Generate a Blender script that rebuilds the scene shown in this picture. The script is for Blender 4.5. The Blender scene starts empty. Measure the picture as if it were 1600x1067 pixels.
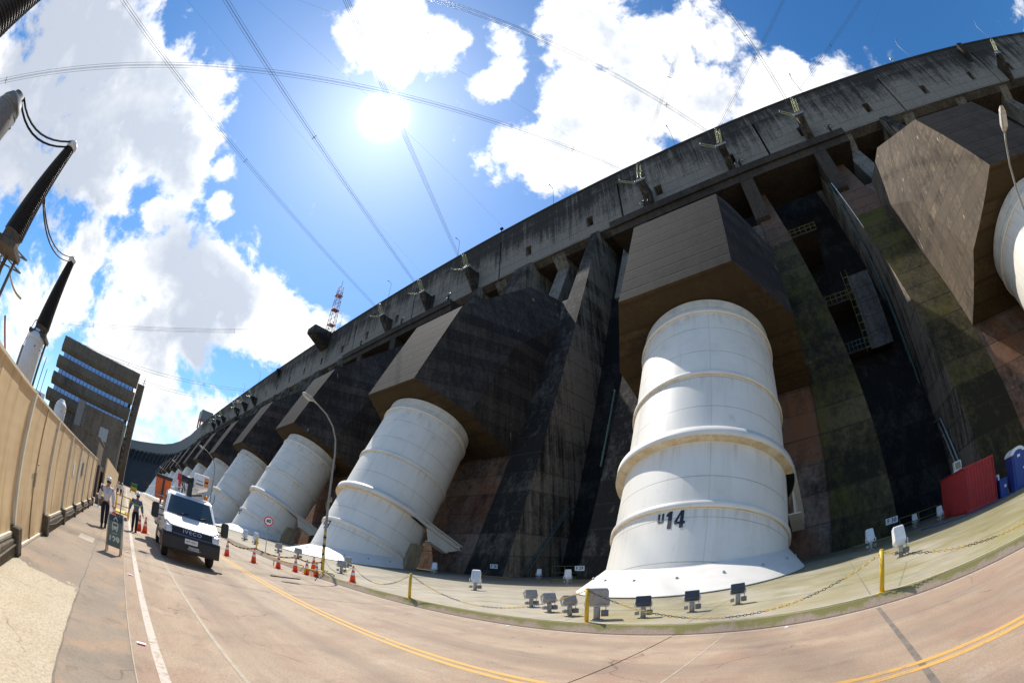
import bpy, bmesh, math, random
from mathutils import Vector, Matrix
random.seed(7)
R = math.radians
SC = bpy.context.scene
COL = SC.collection
PI = math.pi

# ------------------------------------------------------------------ mesh helpers
class MB:
    def __init__(s): s.v=[]; s.f=[]; s.sm=[]; s.mi=[]
    def add(s, vs, fs, smooth=False, mi=0):
        o=len(s.v); s.v += [tuple(p) for p in vs]
        for f in fs:
            s.f.append([i+o for i in f]); s.sm.append(smooth); s.mi.append(mi)
        return s
    def box(s, c, d, rot=None, mi=0):
        x,y,z=[k/2 for k in d]
        vs=[Vector((a*x,b*y,e*z)) for e in (-1,1) for b in (-1,1) for a in (-1,1)]
        if rot is not None: vs=[rot@p for p in vs]
        c=Vector(c); vs=[p+c for p in vs]
        return s.add(vs, [(0,2,3,1),(4,5,7,6),(0,1,5,4),(2,6,7,3),(0,4,6,2),(1,3,7,5)], False, mi)
    def mm(s, x0,x1,y0,y1,z0,z1, mi=0):
        return s.box(((x0+x1)/2,(y0+y1)/2,(z0+z1)/2),(abs(x1-x0),abs(y1-y0),abs(z1-z0)),None,mi)
    def tube(s, pts, r, seg=8, cap=True, smooth=True, mi=0):
        pts=[Vector(p) for p in pts]; n=len(pts)
        rs=r if isinstance(r,(list,tuple)) else [r]*n
        vs=[]; up=None
        for i,p in enumerate(pts):
            t=(pts[min(i+1,n-1)]-pts[max(i-1,0)])
            if t.length<1e-9: t=Vector((0,0,1))
            t.normalize()
            if up is None: up=Vector((0,0,1)) if abs(t.z)<.9 else Vector((1,0,0))
            a=t.cross(up); a.normalize(); b=a.cross(t); up=b.copy()
            for k in range(seg):
                w=2*PI*k/seg; vs.append(p+(a*math.cos(w)+b*math.sin(w))*rs[i])
        fs=[]
        for i in range(n-1):
            for k in range(seg):
                k2=(k+1)%seg; fs.append((i*seg+k,i*seg+k2,(i+1)*seg+k2,(i+1)*seg+k))
        s.add(vs,fs,smooth,mi)
        if cap:
            o=len(s.v)-len(vs)
            s.f.append([o+k for k in range(seg)][::-1]); s.sm.append(False); s.mi.append(mi)
            s.f.append([o+(n-1)*seg+k for k in range(seg)]); s.sm.append(False); s.mi.append(mi)
        return s
    def lathe(s, prof, c=(0,0,0), M=None, seg=24, smooth=True, mi=0, ends=True):
        vs=[]; c=Vector(c)
        for (r,z) in prof:
            for k in range(seg):
                w=2*PI*k/seg; p=Vector((r*math.cos(w),r*math.sin(w),z))
                if M is not None: p=M@p
                vs.append(p+c)
        fs=[]
        for i in range(len(prof)-1):
            for k in range(seg):
                k2=(k+1)%seg; fs.append((i*seg+k,i*seg+k2,(i+1)*seg+k2,(i+1)*seg+k))
        o=len(s.v)
        s.add(vs,fs,smooth,mi)
        if ends:
            if prof[0][0]>1e-4: s.f.append([o+k for k in range(seg)][::-1]); s.sm.append(False); s.mi.append(mi)
            if prof[-1][0]>1e-4: s.f.append([o+(len(prof)-1)*seg+k for k in range(seg)]); s.sm.append(False); s.mi.append(mi)
        return s
    def prism(s, poly, x0, x1, ax=0, mi=0):      # poly in the two other axes, extruded along axis ax
        n=len(poly)
        def P(t,p):
            return [(t,p[0],p[1]),(p[0],t,p[1]),(p[0],p[1],t)][ax]
        vs=[P(x0,p) for p in poly]+[P(x1,p) for p in poly]
        fs=[list(range(n))[::-1],[n+i for i in range(n)]]+[[i,(i+1)%n,n+(i+1)%n,n+i] for i in range(n)]
        return s.add(vs,fs,False,mi)
    def loft(s, rings, closed=True, caps=True, smooth=False, mi=0):
        n=len(rings[0]); vs=[p for r in rings for p in r]; fs=[]
        for i in range(len(rings)-1):
            for k in range(n if closed else n-1):
                k2=(k+1)%n; fs.append((i*n+k,i*n+k2,(i+1)*n+k2,(i+1)*n+k))
        s.add(vs,fs,smooth,mi)
        if caps:
            o=len(s.v)-len(vs)
            s.f.append([o+k for k in range(n)][::-1]); s.sm.append(False); s.mi.append(mi)
            s.f.append([o+(len(rings)-1)*n+k for k in range(n)]); s.sm.append(False); s.mi.append(mi)
        return s
    def sphere(s,c,r,seg=12,rg=8,sc=(1,1,1),mi=0):
        prof=[(max(1e-5,math.sin(PI*i/rg))*r,-math.cos(PI*i/rg)*r) for i in range(rg+1)]
        M=Matrix.Diagonal(sc)
        return s.lathe(prof,c,M,seg,True,mi,False)
    def mesh(s, name, mats, bevel=0, bseg=1):
        me=bpy.data.meshes.new(name); me.from_pydata(s.v,[],s.f)
        if not isinstance(mats,(list,tuple)): mats=[mats]
        for m in mats: me.materials.append(m)
        for p,a,b in zip(me.polygons,s.sm,s.mi): p.use_smooth=a; p.material_index=b
        bm=bmesh.new(); bm.from_mesh(me)
        bmesh.ops.recalc_face_normals(bm, faces=bm.faces)
        if bevel:
            es=[e for e in bm.edges if len(e.link_faces)==2 and e.calc_face_angle(0)>.5]
            bmesh.ops.bevel(bm, geom=es, offset=bevel, segments=bseg, affect='EDGES', clamp_overlap=True)
        bm.to_mesh(me); bm.free(); me.update()
        return me
    def build(s, name, mats, parent=None, bevel=0, bseg=1, **kw):
        o=bpy.data.objects.new(name, s.mesh(name,mats,bevel,bseg)); COL.objects.link(o)
        if parent is not None: o.parent=parent
        for k,v in kw.items(): o[k]=v
        return o

def tag(o,label,cat,group=None):
    o['label']=label; o['category']=cat
    if group: o['group']=group
    return o
def thing(name,label,cat,loc=(0,0,0),rz=0,group=None):
    o=bpy.data.objects.new(name,None); COL.objects.link(o); o.location=loc; o.rotation_euler=(0,0,rz); o.empty_display_size=.3
    return tag(o,label,cat,group)
def struct(o): o['kind']='structure'; return o
def copy_tree(o,parent=None,root=True):
    c=o.copy(); COL.objects.link(c)
    if parent is not None: c.parent=parent
    for ch in list(o.children): copy_tree(ch,c,False)
    return c
def put(o,loc,label=None,rz=None):
    o.location=loc
    if rz is not None: o.rotation_euler=(0,0,rz)
    if label: o['label']=label
    return o
def text_mesh(txt,size,bold=0.0,ext=.004,align='CENTER',sp=1.0):
    cu=bpy.data.curves.new('lettering','FONT'); cu.body=txt; cu.size=size; cu.offset=bold; cu.extrude=ext
    cu.space_character=sp; cu.align_x=align; cu.align_y='CENTER'; cu.resolution_u=3
    o=bpy.data.objects.new('lettering',cu); COL.objects.link(o)
    dg=bpy.context.evaluated_depsgraph_get(); dg.update()
    me=bpy.data.meshes.new_from_object(o.evaluated_get(dg))
    bpy.data.objects.remove(o); bpy.data.curves.remove(cu)
    return me
def text(name,txt,size,mat,parent,loc,M,bold=0.0,ext=.004,sx=1.0,sp=1.0):
    """flat lettering; M: 3x3 matrix whose columns are right, up, out"""
    me=text_mesh(txt,size,bold,ext,'CENTER',sp)
    T=M.to_4x4()@Matrix.Diagonal((sx,1,1,1))
    me.transform(T); me.materials.clear(); me.materials.append(mat); me.name=name
    o=bpy.data.objects.new(name,me); COL.objects.link(o); o.location=loc
    if parent is not None: o.parent=parent
    return o
def cols(a,b,c): return Matrix((a,b,c)).transposed()
FACE_MX=cols((1,0,0),(0,0,1),(0,-1,0))    # faces -y
FACE_PX=cols((0,1,0),(0,0,1),(1,0,0))     # faces +x

# ------------------------------------------------------------------ materials
class NT:
    def __init__(s,name):
        s.m=bpy.data.materials.new(name); s.m.use_nodes=True; s.t=s.m.node_tree; s.n=s.t.nodes; s.b=s.n['Principled BSDF']
        s.pos=None
    def N(s,typ,**kw):
        n=s.n.new(typ)
        for k,v in kw.items(): setattr(n,k,v)
        return n
    def L(s,a,b): s.t.links.new(a,b)
    def setin(s,n,i,v):
        if hasattr(v,'is_linked') or hasattr(v,'links'): s.L(v,n.inputs[i])
        else: n.inputs[i].default_value=v
    def math(s,op,a,b=0.5,c=None,clamp=False):
        n=s.N('ShaderNodeMath',operation=op); n.use_clamp=clamp
        s.setin(n,0,a); s.setin(n,1,b)
        if c is not None: s.setin(n,2,c)
        return n.outputs[0]
    def P(s):
        if s.pos is None: s.pos=s.N('ShaderNodeNewGeometry').outputs['Position']
        return s.pos
    def obj(s): return s.N('ShaderNodeTexCoord').outputs['Object']
    def xyz(s,v): 
        n=s.N('ShaderNodeSeparateXYZ'); s.L(v,n.inputs[0]); return n.outputs
    def scaled(s,v,sc,off=(0,0,0)):
        n=s.N('ShaderNodeMapping'); n.inputs['Scale'].default_value=sc; n.inputs['Location'].default_value=off
        s.L(v,n.inputs['Vector']); return n.outputs[0]
    def noise(s,v,scale,det=4,rough=.55,dist=0):
        n=s.N('ShaderNodeTexNoise'); n.inputs['Scale'].default_value=scale; n.inputs['Detail'].default_value=det
        n.inputs['Roughness'].default_value=rough; n.inputs['Distortion'].default_value=dist
        s.L(v,n.inputs['Vector']); return n.outputs['Fac']
    def map(s,v,a,b,c=0.,d=1.):
        n=s.N('ShaderNodeMapRange'); n.clamp=True
        s.setin(n,0,v); n.inputs[1].default_value=a; n.inputs[2].default_value=b; n.inputs[3].default_value=c; n.inputs[4].default_value=d
        return n.outputs[0]
    def mix(s,f,a,b):
        n=s.N('ShaderNodeMix',data_type='RGBA'); s.setin(n,0,f)
        for i,v in ((6,a),(7,b)):
            if isinstance(v,(tuple,list)): n.inputs[i].default_value=(*v[:3],1)
            else: s.L(v,n.inputs[i])
        return n.outputs[2]
    def mul(s,c,f):   # darken colour c by scalar f
        n=s.N('ShaderNodeMix',data_type='RGBA',blend_type='MULTIPLY'); n.inputs[0].default_value=1
        s.L(c,n.inputs[6]); 
        s.L(f,n.inputs[7]); return n.outputs[2]
    def out(s,c,rough=.8,metal=0,bump=None,bs=.3,bd=.05,spec=None):
        if isinstance(c,(tuple,list)): s.b.inputs['Base Color'].default_value=(*c[:3],1)
        else: s.L(c,s.b.inputs['Base Color'])
        s.setin(s.b,'Roughness',rough); s.b.inputs['Metallic'].default_value=metal
        if spec is not None: s.b.inputs['Specular IOR Level'].default_value=spec
        if bump is not None:
            n=s.N('ShaderNodeBump'); n.inputs['Strength'].default_value=bs; n.inputs['Distance'].default_value=bd
            s.L(bump,n.inputs['Height']); s.L(n.outputs[0],s.b.inputs['Normal'])
        return s.m
    def line(s,u,period,width,off=0.0):   # 1 on thin lines every period
        a=s.math('ADD',u,off); a=s.math('DIVIDE',a,period); a=s.math('FRACT',a); a=s.math('SUBTRACT',a,.5); a=s.math('ABSOLUTE',a)
        return s.map(a,.5-width/period,.5-width/period*.4)

def paint(name,c,rough=.5,metal=0,var=.12,scale=3,dirt=None,spec=None):
    t=NT(name); v=t.obj()
    n=t.noise(v,scale,5,.6)
    d=dirt or tuple(k*(1-var*2) for k in c)
    c2=t.mix(t.map(n,.45,.75,0,.8),c,d)
    return t.out(c2,rough,metal,t.noise(v,scale*8,3),.08,.01,spec)

def concrete(name,base,dark,mold=.5,streak=.6,lift=2.4,tint=None,zbias=None,boards=None,speck=None,rough=.9,sc=1.0,spk=.705):
    """weathered mass concrete: lift joints, rain streaks, patches of black growth"""
    t=NT(name); P=t.P(); X,Y,Z=t.xyz(P)
    big=t.noise(P,.07*sc,6,.62); med=t.noise(P,.45*sc,6,.6); fine=t.noise(P,6,4,.6)
    st=t.noise(t.scaled(P,(.9*sc,.9*sc,.06*sc)),1.0,5,.65)
    st2=t.noise(t.scaled(P,(3.2*sc,3.2*sc,.13*sc)),1.0,6,.7); grit=t.noise(P,2.4*sc,6,.72)
    m=t.math('ADD',t.math('MULTIPLY',big,.50),t.math('MULTIPLY',st,streak*.62))
    m=t.math('ADD',m,t.math('MULTIPLY',st2,streak*.38))
    m=t.math('ADD',m,t.math('MULTIPLY',med,.15)); m=t.math('ADD',m,t.math('MULTIPLY',grit,.25))
    ly=t.math('FLOOR',t.math('DIVIDE',Z,lift)); lw=t.N('ShaderNodeTexWhiteNoise',noise_dimensions='1D'); t.L(ly,lw.inputs['W'])
    m=t.math('ADD',m,t.map(lw.outputs[0],0,1,-.05,.05))
    if zbias: m=t.math('ADD',m,t.map(Z,zbias[0],zbias[1],zbias[2],zbias[3]))
    th=1.0+.0-(mold-.5)*.8; th=th*(.9+streak)/1.5*.78
    f=t.map(m,th-.10,th+.09)
    c=t.mix(t.map(grit,.35,.65),base,tuple(k*.72 for k in base)); c=t.mix(t.map(st2,.5,.72,0,.6),c,tuple(k*.5 for k in base))
    if tint: c=t.mix(t.map(t.noise(P,.2*sc,4,.6),.45,.62),c,tint)
    c=t.mix(f,c,dark)
    jl=t.line(Z,lift,.10)
    jl=t.math('MULTIPLY',jl,t.map(med,.3,.6,.25,.8))
    c=t.mix(jl,c,tuple(k*.25 for k in base))
    if boards: # slanted formwork boards
        u=t.math('ADD',t.math('MULTIPLY',Y,boards[0]),t.math('MULTIPLY',Z,boards[1]))
        b1=t.line(u,boards[2],.17); c=t.mix(t.math('MULTIPLY',b1,.85),c,tuple(k*.3 for k in base))
        q=t.math('FLOOR',t.math('DIVIDE',u,boards[2])); wn=t.N('ShaderNodeTexWhiteNoise',noise_dimensions='1D'); t.L(q,wn.inputs['W'])
        c=t.mix(t.map(wn.outputs[0],0,1,0,.75),c,tuple(k*.45 for k in base))
        w=t.math('ADD',t.math('MULTIPLY',Y,boards[1]),t.math('MULTIPLY',Z,-boards[0]))
        b2=t.line(w,boards[2]*3.1,.08); c=t.mix(t.math('MULTIPLY',b2,.45),c,tuple(k*.3 for k in base))
    if speck: # pale lime runs
        sp=t.noise(t.scaled(P,(2.3,2.3,.55)),.55,4,.6); f2=t.map(sp,spk,spk+.03)
        c=t.mix(f2,c,speck)
    c=t.mix(t.map(fine,.35,.75,0,.25),c,tuple(k*.5 for k in base))
    bump=t.math('ADD',t.math('MULTIPLY',fine,.3),t.math('MULTIPLY',jl,-1.0))
    return t.out(c,rough,0,bump,.35,.06,.25)

M={}
M['crest']=concrete('crest_concrete',(.30,.268,.228),(.032,.027,.023),.47,.75,2.35,zbias=(64,81,-.22,.22))
M['rib']=concrete('rib_concrete',(.28,.245,.20),(.022,.019,.016),.50,.8,2.4)
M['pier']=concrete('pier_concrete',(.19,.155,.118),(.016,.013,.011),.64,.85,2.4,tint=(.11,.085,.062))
M['moss']=concrete('mossy_concrete',(.125,.098,.045),(.017,.015,.009),.55,.6,2.4,tint=(.10,.085,.016),zbias=(0,40,.05,-.1))
M['red']=concrete('red_concrete',(.20,.115,.075),(.05,.035,.03),.4,.6,2.4)
M['web']=concrete('bare_concrete',(.25,.175,.135),(.03,.022,.018),.46,.65,2.4,tint=(.22,.095,.045))
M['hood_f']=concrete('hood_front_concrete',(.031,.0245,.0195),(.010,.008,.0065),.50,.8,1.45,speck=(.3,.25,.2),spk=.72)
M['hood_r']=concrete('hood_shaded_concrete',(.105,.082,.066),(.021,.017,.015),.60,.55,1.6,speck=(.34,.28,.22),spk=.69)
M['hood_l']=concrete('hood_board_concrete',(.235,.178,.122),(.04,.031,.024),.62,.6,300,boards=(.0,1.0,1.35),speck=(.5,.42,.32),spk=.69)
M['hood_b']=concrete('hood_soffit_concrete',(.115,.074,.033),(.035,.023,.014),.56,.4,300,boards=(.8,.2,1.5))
M['deep']=concrete('recess_concrete',(.06,.049,.038),(.010,.008,.007),.64,.9,2.4)  # base kept dark so the shade of the gaps is in the colour
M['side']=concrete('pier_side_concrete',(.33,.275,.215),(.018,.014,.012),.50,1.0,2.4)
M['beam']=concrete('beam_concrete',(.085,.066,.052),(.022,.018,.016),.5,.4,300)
M['fardam']=concrete('far_concrete',(.27,.26,.25),(.022,.025,.032),.5,.7,300,zbias=(58,68,.6,-.35))
# ------------------------------------------------------------------ ground materials
def road_mat():
    t=NT('road_concrete'); P=t.P(); X,Y,Z=t.xyz(P)
    big=t.noise(P,.16,5,.6,.4); lng=t.noise(t.scaled(P,(.12,1.1,1)),1.0,5,.6); fine=t.noise(P,30,5,.7); med=t.noise(P,1.3,5,.6)
    pink=t.map(X,-26,-2)                       # the slabs nearer the right end are a redder concrete
    a=t.mix(pink,(.49,.415,.305),(.465,.34,.232)); b=t.mix(pink,(.385,.32,.235),(.355,.25,.17))
    c=t.mix(t.map(lng,.35,.65),a,b)
    c=t.mix(t.map(big,.52,.68,0,.6),c,(.46,.36,.26))
    m3=t.noise(t.scaled(P,(.5,1,1)),2.6,6,.7,.6); m4=t.noise(P,.55,6,.65,.8)
    c=t.mix(t.map(m4,.48,.66,0,.75),c,t.mix(pink,(.40,.32,.245),(.36,.225,.155)))
    c=t.mix(t.map(med,.5,.8,0,.6),c,(.24,.17,.13)); c=t.mix(t.map(m3,.55,.72,0,.55),c,(.21,.15,.115))
    c=t.mix(t.map(t.noise(P,.8,5,.6,.5),.6,.75,0,.5),c,(.56,.45,.35))
    c=t.mix(t.map(fine,.45,.68,0,.55),c,(.17,.13,.10)); sp=t.noise(P,80,3,.6); c=t.mix(t.map(sp,.58,.72,0,.5),c,(.12,.10,.085))
    for yy in (2.0,3.5,6.5,8.0):
        tr_=t.map(t.math('ABSOLUTE',t.math('ADD',t.math('SUBTRACT',Y,yy),t.math('MULTIPLY',t.math('SUBTRACT',big,.5),.5))),.05,.5,1,0)
        c=t.mix(t.math('MULTIPLY',tr_,t.map(lng,.35,.65,.08,.42)),c,(.20,.155,.125))
    cr=t.N('ShaderNodeTexVoronoi',feature='DISTANCE_TO_EDGE'); cr.inputs['Scale'].default_value=.22
    w=t.N('ShaderNodeVectorMath',operation='ADD'); nn=t.N('ShaderNodeTexNoise'); nn.inputs['Scale'].default_value=.9; nn.inputs['Detail'].default_value=5; t.L(P,nn.inputs['Vector']); t.L(P,w.inputs[0]); t.L(nn.outputs['Color'],w.inputs[1]); t.L(w.outputs[0],cr.inputs['Vector'])
    c=t.mix(t.math('MULTIPLY',t.map(cr.outputs['Distance'],.0,.005,.75,0),t.map(m4,.5,.6)),c,(.08,.065,.05))
    oil=t.noise(t.scaled(P,(.08,.9,1)),2.2,3,.5); c=t.mix(t.map(oil,.6,.8,0,.35),c,(.13,.11,.1))
    return t.out(c,.88,0,fine,.25,.008,.3)
M['road']=road_mat()
def apron_mat():
    t=NT('apron_concrete'); P=t.P(); X,Y,Z=t.xyz(P)
    big=t.noise(P,.22,6,.62); fine=t.noise(P,22,5,.7); med=t.noise(P,1.1,5,.6)
    moss=t.map(t.math('ADD',t.math('MULTIPLY',big,.9),t.map(X,-34,2,-.22,.14)),.46,.66)
    c=t.mix(t.map(med,.35,.7),(.44,.385,.295),(.34,.295,.225))
    c=t.mix(t.math('MULTIPLY',moss,.85),c,(.29,.245,.095))
    m2=t.map(t.noise(P,.5,5,.65),.56,.72); m2=t.math('MULTIPLY',m2,t.map(X,-20,-4)); c=t.mix(t.math('MULTIPLY',m2,.75),c,(.17,.185,.055))
    damp_shade=t.map(t.math('ADD',Y,t.math('MULTIPLY',big,26)),26,44,0,.75); c=t.mix(damp_shade,c,(.075,.066,.035))  # damp tone that also paints the dam's shade into the apron colour
    c=t.mix(t.map(fine,.4,.72,0,.3),c,(.2,.18,.12))
    cr=t.N('ShaderNodeTexVoronoi',feature='DISTANCE_TO_EDGE'); cr.inputs['Scale'].default_value=.16; t.L(t.scaled(P,(1,1,1),(3,1,0)),cr.inputs['Vector'])
    c=t.mix(t.map(cr.outputs['Distance'],.0,.006,.55,0),c,(.12,.11,.07))
    return t.out(c,.9,0,fine,.25,.008,.3)
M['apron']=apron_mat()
def kerb_mat():
    t=NT('kerb_concrete'); P=t.P(); X,Y,Z=t.xyz(P)
    n=t.noise(P,1.6,6,.65); fine=t.noise(P,25,4,.7)
    c=t.mix(t.map(t.math('ADD',t.math('ADD',n,t.map(X,-30,-10,-.22,.02)),t.map(Z,.02,.2,-.16,.10)),.42,.56),(.43,.32,.24),(.26,.235,.085))
    c=t.mix(t.map(fine,.4,.7,0,.4),c,(.18,.16,.09))
    return t.out(c,.95,0,fine,.5,.02,.2)
M['kerb']=kerb_mat()
def walk_mat():
    t=NT('walk_concrete'); P=t.P(); X,Y,Z=t.xyz(P)
    big=t.noise(P,.55,6,.6); fine=t.noise(P,34,5,.75); med=t.noise(P,2.2,5,.6)
    c=t.mix(t.map(big,.4,.62),(.325,.265,.205),(.255,.21,.165))
    c=t.mix(t.map(med,.52,.75,0,.6),c,(.40,.30,.21))
    og=t.noise(P,.75,5,.6,.5); c=t.mix(t.math('MULTIPLY',t.map(og,.48,.62),t.map(Y,-.66,-.60,.35,.85)),c,(.43,.29,.185)); c=t.mix(t.map(t.noise(P,1.6,6,.7),.55,.7,0,.6),c,(.165,.14,.115))
    # pale worn screed near the camera, with a ragged outline
    e=t.math('ADD',X,t.math('MULTIPLY',t.math('SUBTRACT',med,.5),2.2)); f=t.map(e,-7.1,-7.02)
    e2=t.math('ADD',Y,t.math('MULTIPLY',t.math('SUBTRACT',t.noise(P,5,3),.5),.02)); f=t.math('MULTIPLY',f,t.map(e2,-.655,-.64,1,0))
    pale=t.mix(t.map(fine,.40,.75),(.53,.455,.335),(.43,.36,.265)); pale=t.mix(t.map(med,.45,.7,0,.5),pale,(.45,.36,.25))
    c=t.mix(f,c,pale)
    c=t.mix(t.map(fine,.42,.7,0,.45),c,(.15,.125,.10))
    cr=t.N('ShaderNodeTexVoronoi',feature='DISTANCE_TO_EDGE'); cr.inputs['Scale'].default_value=.30
    w=t.N('ShaderNodeVectorMath',operation='ADD'); nn=t.N('ShaderNodeTexNoise'); nn.inputs['Scale'].default_value=1.7; t.L(P,nn.inputs['Vector']); t.L(P,w.inputs[0]); t.L(nn.outputs['Color'],w.inputs[1]); t.L(w.outputs[0],cr.inputs['Vector'])
    c=t.mix(t.math('MULTIPLY',t.map(cr.outputs['Distance'],.0,.007,.6,0),t.map(big,.5,.62)),c,(.07,.06,.05))
    return t.out(c,.92,0,fine,.35,.008,.25)
M['walk']=walk_mat()
def line_mat(name,c,worn):
    t=NT(name); P=t.P(); n=t.noise(P,9,6,.75); n2=t.noise(P,1.1,4,.6)
    f=t.map(t.math('ADD',n,t.math('MULTIPLY',n2,.5)),worn,worn+.12)
    return t.out(t.mix(f,c,(.36,.27,.2)),.75)
M['white_line']=line_mat('white_road_paint',(.52,.455,.38),.77)
M['yellow_line']=line_mat('yellow_road_paint',(.62,.35,.09),.80)
M['joint']=paint('joint_filler',(.215,.175,.14),.9,0,.3,4)
M['pale_joint']=paint('pale_joint',(.45,.38,.29),.9,0,.2,4)
def earth_mat():
    t=NT('earth'); P=t.P(); n=t.noise(P,.02,6,.6)
    return t.out(t.mix(t.map(n,.4,.6),(.12,.10,.07),(.07,.085,.04)),.95)
M['earth']=earth_mat()
# ------------------------------------------------------------------ object materials
def penstock_mat():
    t=NT('white_penstock_paint'); v=t.obj(); X,Y,Z=t.xyz(v); P=t.P()
    n=t.noise(P,.35,6,.6); st=t.noise(t.scaled(v,(1.4,1.4,.12)),1,5,.65)
    c=t.mix(t.map(n,.45,.72,0,.7),(.785,.735,.65),(.69,.635,.545))
    c=t.mix(t.map(st,.52,.76,0,.55),c,(.58,.53,.45))
    sm=t.noise(P,.8,6,.65,.4); c=t.mix(t.map(sm,.62,.74,0,.4),c,(.45,.42,.38))
    for s0,wd in ((17.30,1.1),(11.0,1.3),(5.93,1.6),(1.89,1.2)):
        dr=t.math('MULTIPLY',t.map(Z,s0-wd,s0,0,1),t.map(Z,s0,s0+.05,1,0)); q=t.map(t.noise(t.scaled(v,(2.6,2.6,.10),(s0,0,0)),1.0,5,.65),.50,.72,0,.6); c=t.mix(t.math('MULTIPLY',dr,q),c,(.45,.30,.15))
    top=t.map(Z,12,19,0,.55); c=t.mix(t.math('MULTIPLY',top,t.map(sm,.50,.66)),c,(.42,.40,.37))
    seam=t.math('MULTIPLY',t.line(Z,2.37,.035,.9),t.map(n,.3,.6,.35,.85)); c=t.mix(seam,c,(.33,.29,.23))
    an=t.math('ARCTAN2',X,Y); vs=t.line(an,PI/3,.008,.35); band=t.math('FLOOR',t.math('DIVIDE',Z,4.74)); 
    c=t.mix(t.math('MULTIPLY',vs,.3),c,(.4,.36,.3))
    return t.out(c,t.map(n,.3,.7,.36,.55),0,t.math('SUBTRACT',n,t.math('MULTIPLY',seam,.25)),.10,.05,.45)
M['pen']=penstock_mat()
def ring_mat():
    t=NT('rusty_cream_ring'); P=t.P(); n=t.noise(P,1.2,6,.7); c=t.mix(t.map(n,.42,.68),(.72,.60,.42),(.52,.34,.15)); c=t.mix(t.map(t.noise(P,5,4,.7),.6,.78),c,(.25,.13,.05))
    return t.out(c,.7)
M['ring']=ring_mat()
M['ringw']=paint('white_ring_paint',(.765,.715,.635),.45,0,.1,.6)
M['black']=paint('black_lettering',(.015,.017,.024),.55,0,.1)
M['white']=paint('white_enamel',(.80,.79,.77),.3,0,.06,1.2,spec=.5)
M['whitem']=paint('matt_white_paint',(.72,.71,.68),.6,0,.12,2)
M['galv']=paint('galvanised_steel',(.42,.42,.41),.5,.55,.15,3)
M['grey']=paint('grey_steel_paint',(.235,.225,.205),.55,.2,.15,3)
M['lampgrey']=paint('weathered_floodlight_paint',(.40,.37,.33),.6,.15,.25,6,dirt=(.22,.18,.14))
M['lampdark']=paint('dark_floodlight_paint',(.075,.078,.085),.5,.2,.2,4)
M['lampwhite']=paint('pale_floodlight_paint',(.72,.71,.68),.5,.1,.15,5)
M['concpost']=paint('concrete_pedestal',(.42,.39,.33),.9,0,.2,6)
M['yellow']=paint('safety_yellow_paint',(.70,.45,.02),.5,0,.15,6)
M['blackp']=paint('shadow_gap_black',(.02,.02,.022),.5,0,.1)
M['rubber']=paint('tyre_rubber',(.022,.022,.022),.85,0,.15)
M['orange']=paint('cone_orange',(.80,.09,.03),.45,0,.1,6)
M['lift_orange']=paint('orange_bucket_paint',(.72,.13,.02),.5,0,.15,3)
M['red']=M['red']
M['redc']=paint('red_container_paint',(.42,.022,.022),.55,0,.2,1.5,dirt=(.22,.02,.02))
M['blue']=paint('blue_plastic',(.02,.055,.26),.45,0,.12,2)
M['greenpipe']=paint('green_pipe_paint',(.065,.125,.11),.55,.1,.2,3)
M['fence']=None
def fence_mat():
    t=NT('beige_sheet_metal'); P=t.P(); X,Y,Z=t.xyz(P)
    rib=t.math('SINE',t.math('MULTIPLY',Z,2*PI/.19)); n=t.noise(P,1.1,5,.6); st=t.noise(t.scaled(P,(2.4,2.4,.2)),1.6,5,.65)
    c=t.mix(t.map(n,.4,.66),(.70,.54,.33),(.61,.455,.265)); c=t.mix(t.map(st,.56,.74,0,.75),c,(.36,.22,.10))
    low=t.map(Z,.3,.9,.5,0); c=t.mix(t.math('MULTIPLY',low,t.map(n,.4,.6)),c,(.30,.19,.09)); q=t.noise(t.scaled(P,(5,5,.25)),1.0,6,.7); c=t.mix(t.map(q,.55,.72,0,.5),c,(.40,.26,.12)); c=t.mix(t.map(t.noise(P,3,6,.7),.6,.75,0,.45),c,(.70,.57,.37))
    return t.out(c,.55,.0,rib,.05,.01,.4)
M['fence']=fence_mat()
M['cream']=paint('cream_post_paint',(.74,.68,.56),.55,0,.15,3)
M['plinth']=concrete('plinth_concrete',(.22,.185,.14),(.06,.05,.04),.5,.3,300,sc=4)
M['glass_dark']=None
def glass_mat(name,c,rough=.06):
    t=NT(name); P=t.P(); n=t.noise(P,1.5,3); return t.out(t.mix(n,c,tuple(k*1.5 for k in c)),rough,0,None,spec=.9)
M['glass_dark']=glass_mat('windscreen_glass',(.010,.017,.016),.10)
M['glass_blue']=glass_mat('office_window_glass',(.22,.36,.66),.12)
M['lens']=glass_mat('headlight_lens',(.45,.43,.38),.08)
M['lamp_lens']=glass_mat('floodlight_glass',(.30,.31,.33),.1)
M['amber']=paint('amber_lens',(.80,.22,.01),.25,0,.08)
M['insul']=paint('black_porcelain',(.009,.008,.010),.42,0,.1,3,spec=.35)
M['glassins']=paint('pale_green_insulator',(.50,.53,.30),.3,0,.1,3)
M['tank']=paint('white_tank_paint',(.76,.75,.72),.4,0,.1,.8)
M['bld']=concrete('building_concrete',(.25,.205,.15),(.09,.075,.06),.45,.5,300)
M['bldl']=concrete('building_slab_edge',(.30,.25,.17),(.12,.1,.07),.4,.4,300)
M['brick']=None
def brick_mat():
    t=NT('red_brick'); P=t.P(); b=t.N('ShaderNodeTexBrick'); b.inputs['Scale'].default_value=2.2
    b.inputs['Color1'].default_value=(.11,.05,.032,1); b.inputs['Color2'].default_value=(.075,.035,.025,1); b.inputs['Mortar'].default_value=(.07,.06,.05,1)
    X,Y,Z=t.xyz(P); cb=t.N('ShaderNodeCombineXYZ'); t.L(Y,cb.inputs[0]); t.L(Z,cb.inputs[1]); t.L(cb.outputs[0],b.inputs['Vector'])
    return t.out(b.outputs[0],.9)
M['brick']=brick_mat()
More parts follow.
